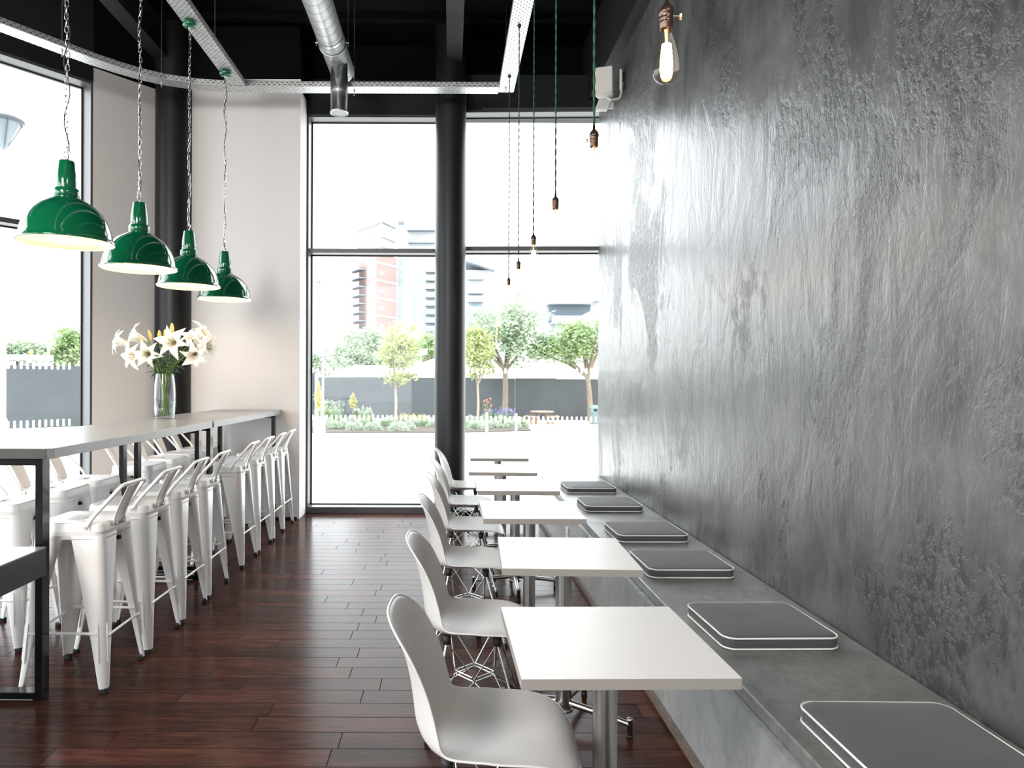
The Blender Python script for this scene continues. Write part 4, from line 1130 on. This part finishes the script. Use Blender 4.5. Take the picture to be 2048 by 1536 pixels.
tree('dense_tree', 655, 770, 84.0, [(650, 722, 32, 24), (630, 728, 26, 20)], 0.3, MT['leaf_pale'], MT['bark'], 1800, 0.22, 'low grey-green tree behind the outside lamp post')
tree('dense_tree', 852, 765, 78.0, [(850, 695, 32, 30), (875, 700, 30, 32)], 0.3, MT['leaf_mid'], MT['bark'], 2200, 0.2, 'mid green tree behind hoarding against middle column')
tree('dense_tree', 30, 750, 60.0, [(30, 700, 30, 24), (65, 706, 32, 22)], 0.3, MT['leaf_pale'], MT['bark'], 2200, 0.2, 'pale tree behind machine cab through left window')
tree('dense_tree', 135, 750, 56.0, [(138, 695, 34, 40), (110, 715, 24, 22)], 0.3, MT['leaf_mid'], MT['bark'], 2600, 0.2, 'bright green tree by jamb of left window')

# ---- buildings
def px_prism(m, pts, ytop, ybot):
    """pts: plan points; ytop/ybot image rows at the first point's depth"""
    m.prism(pts, ez(ybot, pts[0][1]), ez(ytop, pts[0][1]))
def plan(x, Y): q = at_y(x, VY, Y); return (q.x, Y)
tw = thing('tower_block', 'brick apartment tower with glazed top storeys and stacked balconies', 'building')
C, Lf, Rt = Vector(plan(752, 150)), Vector(plan(706, 160)), Vector(plan(793, 157))
Bk = Lf + Rt - C
M().prism([tuple(p) for p in (C, Rt, Bk, Lf)], GZ, ez(505, 150)).build('brick_wall', MT['brick'], tw)
C2, L2, R2 = Vector(plan(762, 150)), Vector(plan(714, 160)), Vector(plan(788, 156)); B2 = L2 + R2 - C2
M().prism([tuple(p) for p in (C2, R2, B2, L2)], ez(506, 150), ez(445, 150)).build('glazed_storey', MT['render_white'], tw)
def slab(y0, y1, grow):
    cen = (C2 + B2) / 2; q = [tuple(cen + (p - cen) * grow) for p in (C2, R2, B2, L2)]
    M().prism(q, ez(y1, 150), ez(y0, 150)).build('roof_slab', MT['slab'], tw)
slab(439, 446, 1.12); slab(470, 475, 1.06); slab(490, 495, 1.05)
nL = Vector((-(C - Lf).y, (C - Lf).x)).normalized(); nL = nL if nL.y < 0 else -nL
nR = Vector((-(Rt - C).y, (Rt - C).x)).normalized(); nR = nR if nR.y < 0 else -nR
for k in range(8):
    yy = 535 + 17.4 * k; z = ez(yy, 152); a, b = C.lerp(Lf, 0.42), C.lerp(Lf, 0.98)
    q = [tuple(a), tuple(b), tuple(b + nL * 1.8), tuple(a + nL * 1.8)]
    o = M().prism(q, z - 0.25, z).build('balcony', MT['slab'], tw)
    M().prism([tuple(a + nL * 1.75), tuple(b + nL * 1.75), tuple(b + nL * 1.8), tuple(a + nL * 1.8)], z, z + 1.0).build('balustrade', MT['pale_glass'], o)
for k in range(4):
    yy = 530 + 35 * k; z = ez(yy, 152)
    a, b = C, Rt
    M().prism([tuple(a + nR * 0.06), tuple(b + nR * 0.06), tuple(b), tuple(a)], z, z + 0.5).build('white_band', MT['render_white'], tw)
    a2, b2 = C.lerp(Rt, 0.12), C.lerp(Rt, 0.36)
    M().prism([tuple(a2 + nR * 0.08), tuple(b2 + nR * 0.08), tuple(b2), tuple(a2)], z - 2.4, z - 1.5).build('window_pane', MT['render_white'], tw)
    a3, b3 = C.lerp(Lf, 0.06), C.lerp(Lf, 0.34)
    M().prism([tuple(a3 + nL * 0.08), tuple(b3 + nL * 0.08), tuple(b3), tuple(a3)], z - 3.0, z - 0.4).build('window_pane', MT['pale_glass'], tw)
def box_building(name, x0, x1, ytop, Y, dpt, m, label, tops=(), bals=(), wins=(), slabs=()):
    t = thing(name, label, 'building')
    a, b = plan(x0, Y), plan(x1, Y); zt = ez(ytop, Y)
    M().box((a[0], Y, GZ), (b[0], Y + dpt, zt)).build('wall', m, t)
    for (u0, u1, y0, y1, out, mm) in slabs:
        p, q = plan(u0, Y), plan(u1, Y)
        M().box((p[0], Y - out, ez(y1, Y)), (q[0], Y + 3, ez(y0, Y))).build('roof_slab', mm, t)
    for (u0, u1, ys) in bals:
        p, q = plan(u0, Y), plan(u1, Y)
        for yy in ys:
            z = ez(yy, Y)
            o = M().box((p[0], Y - 1.6, z - 0.28), (q[0], Y, z)).build('balcony', MT['slab'], t)
            M().box((p[0], Y - 1.6, z), (q[0], Y - 1.55, z + 1.0)).build('balustrade', MT['pale_glass'], o)
    for (u0, u1, y0, y1) in wins:
        p, q = plan(u0, Y), plan(u1, Y)
        M().box((p[0], Y - 0.06, ez(y1, Y)), (q[0], Y, ez(y0, Y))).build('window_pane', MT['pale_glass'], t)
    return t
box_building('apartment_block', 794, 885, 462, 160, 16, MT['render_white'], 'white apartment block between brick tower and middle column',
             bals=[(851, 872, [544 + 16.8 * k for k in range(8)])], wins=[(799, 806, 520 + 18 * k, 530 + 18 * k) for k in range(8)] + [(827, 831, 525 + 18 * k, 535 + 18 * k) for k in range(7)] + [(840, 844, 525 + 18 * k, 535 + 18 * k) for k in range(7)],
             slabs=[(814, 872, 459, 464, 2.0, MT['slab']), (816, 872, 484, 488, 1.5, MT['slab']), (794, 806, 442, 445, 0.5, MT['slab'])])
b2 = box_building('apartment_block', 915, 992, 540, 140, 14, MT['render_white'], 'white apartment block with sloping roof right of column',
             bals=[(935, 966, [558, 586, 603, 625, 645])], wins=[(938, 962, 587 + 20 * k, 601 + 20 * k) for k in range(3)] + [(991, 997, 555, 570)])
A_, B_ = at_y(915, 519, 139.5), at_y(988, 543, 139.5)
M().add([(A_.x, 138, A_.z), (B_.x, 138, B_.z), (B_.x, 154, B_.z), (A_.x, 154, A_.z), (A_.x, 138, A_.z + 0.5), (B_.x, 138, B_.z + 0.5), (B_.x, 154, B_.z + 0.5), (A_.x, 154, A_.z + 0.5)],
        [(0, 3, 2, 1), (4, 5, 6, 7), (0, 1, 5, 4), (1, 2, 6, 5), (2, 3, 7, 6), (3, 0, 4, 7)]).build('roof_slab', MT['slab'], b2)
box_building('brick_stack', 1029, 1043, 579, 170, 4, MT['brick'], 'small brick stair tower above the forked tree', wins=[(1034, 1039, 582, 587)])
box_building('office_building', 1096, 1186, 646, 110, 12, MT['render_white'], 'low pale building with blue-grey top storey behind trees',
             bals=[(1100, 1185, [645])], wins=[(1100, 1106, 650, 664), (1176, 1182, 650, 664)], slabs=[(1098, 1182, 607, 645, -0.5, MT['dark_clad']), (1094, 1190, 605, 609, 1.5, MT['slab'])])
box_building('office_building', 1187, 1240, 618, 96, 10, MT['render_white'], 'white building at grey wall edge behind right tree',
             wins=[(1178, 1194, 640, 655), (1184, 1196, 660, 672)], slabs=[(1188, 1240, 597, 601, 0.8, MT['slab'])])

# ---- street lamps
def street_lamp(x, Y, y_head, s, label, ybase):
    b = at_y(x, VY, Y); zh = ez(y_head, Y, x)
    t = thing('street_lamp', label, 'street lamp', (b.x, Y, GZ)); zr = zh - GZ
    M().lathe([(0.0, 0), (0.13 * s, 0), (0.13 * s, 1.25), (0.10 * s, 1.35), (0.075 * s, 1.36), (0.06 * s, zr - 0.55 * s), (0.0, zr - 0.55 * s)], 16).build('pole', MT['pole'], t)
    M().lathe([(0.06 * s, zr - 0.6 * s), (0.10 * s, zr - 0.45 * s), (0.40 * s, zr + 0.18 * s)], 24).build('lamp_cone', MT['lamp_glass'], t)
    for k in range(4):
        a = PI / 4 + k * PI / 2
        M().tube([(0.08 * s * math.cos(a), 0.08 * s * math.sin(a), zr - 0.5 * s), (0.46 * s * math.cos(a), 0.46 * s * math.sin(a), zr + 0.2 * s)], 0.015 * s, 6).build('strut', MT['lamp_grey'], t)
    M().lathe([(0.40 * s, zr + 0.17 * s), (0.52 * s, zr + 0.2 * s), (0.52 * s, zr + 0.26 * s), (0.3 * s, zr + 0.36 * s), (0.0, zr + 0.40 * s)], 28).build('hood', MT['lamp_grey'], t)
street_lamp(6, 18, 258, 0.92, 'tall street lamp outside the left window', 850)
street_lamp(646, 38, 570, 0.72, 'slim white street lamp outside the left back window', 835)

# ---- planter with golden conifer, small topiary
pp = eg(639, 873)
plt = thing('planter', 'tall terracotta planter outside left back window', 'planter', tuple(pp))
wd = 11.0 * pp.y / F
M().loft([[(x, y, 0) for x, y in rrect(wd * 0.95, wd * 0.95, 0.03)], [(x, y, 1.22 * 43 * pp.y / F * 0.80) for x, y in rrect(wd, wd, 0.03)]], smooth=False).build('pot', MT['planter'], plt)
ztp = 1.22 * 43 * pp.y / F * 0.80
M().box((-wd * 0.9, -wd * 0.9, ztp), (wd * 0.9, wd * 0.9, ztp + 0.01)).build('soil', MT['soil'], plt)
def leafy(m, c, rx, rz, n, s, rnd):
    for k in range(n):
        q = Vector((rnd.gauss(0, 0.45), rnd.gauss(0, 0.45), rnd.gauss(0, 0.45)))
        p = Vector(c) + Vector((q.x * rx, q.y * rx, q.z * rz)); u = Vector((rnd.uniform(-1, 1), rnd.uniform(-1, 1), rnd.uniform(-0.2, 1))).normalized()
        w_ = u.cross(Vector((rnd.uniform(-1, 1), rnd.uniform(-1, 1), 0.3))).normalized(); e = s * rnd.uniform(0.6, 1.3)
        m.add([p - u * e, p - w_ * e * 0.4, p + u * e, p + w_ * e * 0.4], [(0, 1, 2, 3)])
def conifer(loc, z0, z1, r, label, stem=0.25):
    t = thing('golden_conifer', label, 'shrub', loc); H = z1 - z0
    M().tube([(0, 0, 0), (0, 0, z0 + H * 0.5)], 0.025, 6).build('stem', MT['bark_pale'], t)
    m = M(); rnd = random.Random(int(r * 1000))
    for k in range(14):
        u = k / 13; leafy(m, (0, 0, z0 + H * u), r * max(0.12, math.sin(PI * (0.18 + 0.8 * u)) ** 0.8), H * 0.06, 80, 0.05, rnd)
    m.build('foliage', MT['leaf_gold'], t)
zc = pp.z + ztp
conifer((pp.x - 0.05, pp.y, zc), 0.35, 0.35 + 50 * pp.y / F * 0.95, 7.5 * pp.y / F, 'slim golden conifer growing in the planter')
q = eg(706, 850); conifer(tuple(q), ez(815, q.y) - GZ, ez(788, q.y) - GZ, 6.5 * q.y / F, 'small golden topiary shrub in flower bed')
gsm = thing('planter_greenery', 'green underplanting spilling from the terracotta planter', 'plant', (pp.x, pp.y, zc))
m = M(); leafy(m, (0, 0, 0.12), wd * 0.9, 0.15, 160, 0.05, random.Random(3)); m.build('foliage', MT['leaf_pale'], gsm)

# ---- flower bed: mounds of silver shrubs
bed = M(); e0, e1, e2, e3 = eg(615, 866), eg(1062, 862), eg(1045, 846), eg(615, 846)
bed.prism([(e0.x, e0.y), (eg(900, 866).x, eg(900, 866).y), (e1.x, e1.y), (e2.x, e2.y), (e3.x, e3.y)], GZ, GZ + 0.05)
tag(bed.build('planting_bed', MT['soil']), 'soil bed of the planting outside', 'ground', kind='structure')
def mound_proto(lm, seed, label):
    t = thing('bedding_shrub', label, 'shrub', group='low bedding shrubs in the flower bed')
    m = M(); rnd = random.Random(seed)
    for k in range(240):
        a = rnd.uniform(0, 2 * PI); el = math.asin(rnd.uniform(0.02, 1)); p = Vector((0.5 * math.cos(a) * math.cos(el), 0.5 * math.sin(a) * math.cos(el), 0.42 * math.sin(el))) * rnd.uniform(0.75, 1.05)
        u = (p.normalized() + Vector((rnd.uniform(-.7, .7), rnd.uniform(-.7, .7), rnd.uniform(-.3, .7)))).normalized(); w_ = u.cross(Vector((rnd.uniform(-1, 1), rnd.uniform(-1, 1), 0.2))).normalized(); e = 0.10 * rnd.uniform(0.6, 1.3)
        m.add([p - u * e, p - w_ * e * 0.4, p + u * e, p + w_ * e * 0.4], [(0, 1, 2, 3)])
    m.build('foliage', lm, t)
    for k in range(5): M().tube([(0, 0, 0), (0.3 * math.cos(k * 1.3), 0.3 * math.sin(k * 1.3), 0.3)], 0.012, 5).build('stem', MT['bark_pale'], t)
    return t
protos = [mound_proto(MT['leaf_silver'], 1, 'low silver-green bedding shrub in the flower bed'), mound_proto(MT['leaf_pale'], 2, 'low grey-green bedding shrub in the flower bed')]
first = [True, True]; rnd = random.Random(11)
spots = [(628 + k * 20.5 + rnd.uniform(-5, 5), 858 + rnd.uniform(-5, 6)) for k in range(13)] + [(936 + k * 17 + rnd.uniform(-4, 4), 858 - k * 0.9 + rnd.uniform(-4, 4)) for k in range(7)] + [(640 + k * 34 + rnd.uniform(-6, 6), 848) for k in range(7)] + [(940 + 30 * k, 847) for k in range(4)]
for k, (x, y) in enumerate(spots):
    q = eg(x, y); i = k % 2 if k % 3 else 0
    s_ = rnd.uniform(0.82, 1.0)
    if first[i]: o = protos[i]; first[i] = False; o.location = tuple(q); o.rotation_euler = (0, 0, rnd.uniform(0, 6))
    else: o = dup(protos[i], tuple(q), rnd.uniform(0, 6))
    o.scale = (s_, s_, s_ * 1.15)
def spray(name, x, y, n, h, m1, m2, label, wid, cat='plant'):
    q = eg(x, y); t = thing(name, label, cat, tuple(q)); rnd = random.Random(int(x)); a = M(); b = M()
    for k in range(n):
        p = Vector((rnd.uniform(-wid, wid), rnd.uniform(-0.4, 0.4), 0)); e = p + Vector((rnd.uniform(-0.2, 0.2), rnd.uniform(-0.2, 0.2), h * rnd.uniform(0.6, 1.1)))
        a.tube([p, e], [0.012, 0.006], 4); leafy(b, e, 0.07, 0.12, 9, 0.05, rnd)
    a.build('stem', MT['stem'], t); b.build('bloom', m2, t)
spray('tall_grass_clump', 664, 850, 60, 1.15, 0, MT['leaf_silver'], 'tall silvery perennial clump beside the street lamp', 0.6)
spray('tall_grass_clump', 730, 852, 40, 0.85, 0, MT['leaf_silver'], 'tall silvery perennials right of the small topiary', 0.4)
spray('lavender', 1000, 846, 60, 0.72, 0, MT['lavender'], 'purple lavender clump beneath the forked tree', 0.75)
spray('yellow_flowers', 832, 850, 30, 0.5, 0, MT['yellow_bloom'], 'yellow flowers in bed left of column', 0.6)
spray('poker_flowers', 971, 848, 8, 1.25, 0, MT['orange_bloom'], 'orange poker flowers behind the bollards', 0.28)

# ---- bollards, picnic table, bin, posts
for (x, yb, yt, lb) in ((973.5, 878, 825, 'white bollard outside nearer the column'), (1032, 886, 827, 'white bollard outside nearer the picnic table')):
    q = eg(x, yb); h = (yb - yt) * q.y / F; r = 2.6 * q.y / F
    t = thing('bollard', lb, 'bollard', tuple(q), 0, 'white bollards on the paving')
    M().lathe([(0.0, 0), (r, 0), (r, h - 0.03), (r * 0.8, h), (0, h)], 16).build('post', MT['pole'], t)
    M().lathe([(r * 1.02, h * 0.82), (r * 1.02, h * 0.87)], 16).build('band', MT['canvas'], t)
q = eg(1084, 848)
pt = thing('picnic_table', 'round timber picnic table with attached benches outside', 'picnic table', tuple(q), 0.2)
R = 24 * q.y / F; ht = 26 * q.y / F
M().lathe([(0, ht - 0.06), (R, ht - 0.06), (R, ht), (0, ht)], 28, smooth=False).build('round_top', MT['timber'], pt)
for k in range(4):
    a = k * PI / 2 + 0.5; c, s = math.cos(a), math.sin(a)
    M().tube([(c * R * 0.35, s * R * 0.35, ht - 0.06), (c * R * 0.75, s * R * 0.75, 0.02)], 0.05, 6).build('leg', MT['timber'], pt)
    M().tube([(c * R * 0.3, s * R * 0.3, 0.30), (c * R * 1.35, s * R * 1.35, 0.40)], 0.04, 6).build('seat_support', MT['timber'], pt)
    bm = M(); pts = []
    in_, ou = [], []
    for u in range(9):
        b = a - 0.42 + 0.84 * u / 8; in_.append((math.cos(b) * R * 1.2, math.sin(b) * R * 1.2)); ou.append((math.cos(b) * R * 1.55, math.sin(b) * R * 1.55))
    bm.prism(ou + in_[::-1], 0.40, 0.45); bm.build('bench_seat', MT['timber'], pt)
    M().tube([(c * R * 1.35, s * R * 1.35, 0.40), (c * R * 1.25, s * R * 1.25, 0.0)], 0.045, 6).build('bench_leg', MT['timber'], pt)
q = eg(1189, 848); t = thing('litter_bin', 'slate blue domed litter bin by grey wall edge', 'bin', tuple(q)); r = 9.5 * q.y / F; h = 38 * q.y / F
M().lathe([(0, 0), (r * 0.95, 0), (r, 0.05), (r, h * 0.6), (r * 1.06, h * 0.62), (r * 1.06, h * 0.66), (r * 0.9, h * 0.66)], 24).build('body', MT['bin'], t)
for k in range(4):
    a = k * PI / 2 + PI / 4; M().tube([(r * 0.88 * math.cos(a), r * 0.88 * math.sin(a), h * 0.64), (r * 0.88 * math.cos(a), r * 0.88 * math.sin(a), h * 0.84)], 0.09, 6).build('hood_post', MT['bin'], t)
M().lathe([(0, h * 0.80), (r * 1.06, h * 0.80), (r * 1.06, h * 0.85), (r * 0.8, h * 0.96), (r * 0.3, h), (0, h)], 24).build('domed_lid', MT['bin'], t)
for (x, yb, yt, lb) in ((1167, 838, 811, 'dark post before the hoarding left of bin'), (1013.5, 838, 817, 'dark stump post under forked tree')):
    q = eg(x, yb); h = (yb - yt) * q.y / F; r = 3.0 * q.y / F
    t = thing('timber_post', lb, 'post', tuple(q)); M().lathe([(0, 0), (r, 0), (r, h - 0.05), (r * 0.8, h), (0, h)], 12).build('shaft', MT['iron'], t); M().lathe([(r * 1.05, h * 0.8), (r * 1.05, h * 0.88)], 12).build('band', MT['lamp_grey'], t)

# ---- machine cab and mast behind left hoarding
Yc = 44.0
t = thing('excavator_cab', 'grey site machine cab with orange beacon behind hoarding', 'machine')
a0, a1 = at_y(-12, 702, Yc), at_y(68, 712, Yc)
M().box((a0.x, Yc, a1.z - 0.25), (a1.x, Yc + 2.2, a1.z + 0.1)).build('cab_roof', MT['cab'], t)
for xx in (-6, 22, 42, 64):
    b_ = at_y(xx, 712, Yc); M().box((b_.x - 0.08, Yc + 0.1, GZ + 1.0), (b_.x + 0.08, Yc + 0.25, a1.z - 0.2)).build('pillar', MT['cab'], t)
M().box((a0.x, Yc, GZ + 0.7), (a1.x + 1.2, Yc + 2.2, 1.6)).build('engine_body', MT['cab'], t)
M().box((a0.x, Yc - 0.2, GZ), (a1.x + 0.8, Yc + 2.4, GZ + 0.7)).build('track', MT['iron'], t)
b_ = at_y(53, 700, Yc); M().lathe([(0.0, a1.z + 0.1), (0.10, a1.z + 0.1), (0.12, a1.z + 0.2), (0.11, a1.z + 0.38), (0.0, a1.z + 0.43)], 14, (b_.x, Yc + 0.5, 0)).build('beacon', MT['beacon'], t)
b_ = at_y(97, 700, 40.0); t = thing('site_mast', 'thin white mast behind the left hoarding', 'mast', (b_.x, 40.0, GZ))
M().lathe([(0, 0), (0.07, 0), (0.06, ez(697, 40, 97) - GZ), (0, ez(697, 40, 97) - GZ)], 10).build('pole', MT['pole'], t); M().ball((0, 0, ez(697, 40, 97) - GZ), 0.09, 8, 6).build('cap', MT['pole'], t)
s0 = at_y(842, 706, 49); t = thing('site_sign', 'tilted blue and white board behind the young tree', 'sign', tuple(s0))
M().add([(-0.75, 0, -0.28), (0.45, 0, -0.1), (0.45, 0, 0.12), (-0.75, 0, -0.06), (-0.75, 0.1, -0.28), (0.45, 0.1, -0.1), (0.45, 0.1, 0.12), (-0.75, 0.1, -0.06)], [(0, 1, 2, 3), (7, 6, 5, 4), (0, 4, 5, 1), (1, 5, 6, 2), (2, 6, 7, 3), (3, 7, 4, 0)]).build('blue_board', MT['sign'], t)
M().add([(-0.6, 0, -0.02), (0.45, 0, 0.13), (0.45, 0, 0.34), (-0.6, 0, 0.1), (-0.6, 0.1, -0.02), (0.45, 0.1, 0.13), (0.45, 0.1, 0.34), (-0.6, 0.1, 0.1)], [(0, 1, 2, 3), (7, 6, 5, 4), (0, 4, 5, 1), (1, 5, 6, 2), (2, 6, 7, 3), (3, 7, 4, 0)]).build('white_board', MT['canvas'], t)
M().tube([(0, 0.05, -0.1), (0, 0.05, GZ - s0.z)], 0.05, 8).build('post', MT['pole'], t)
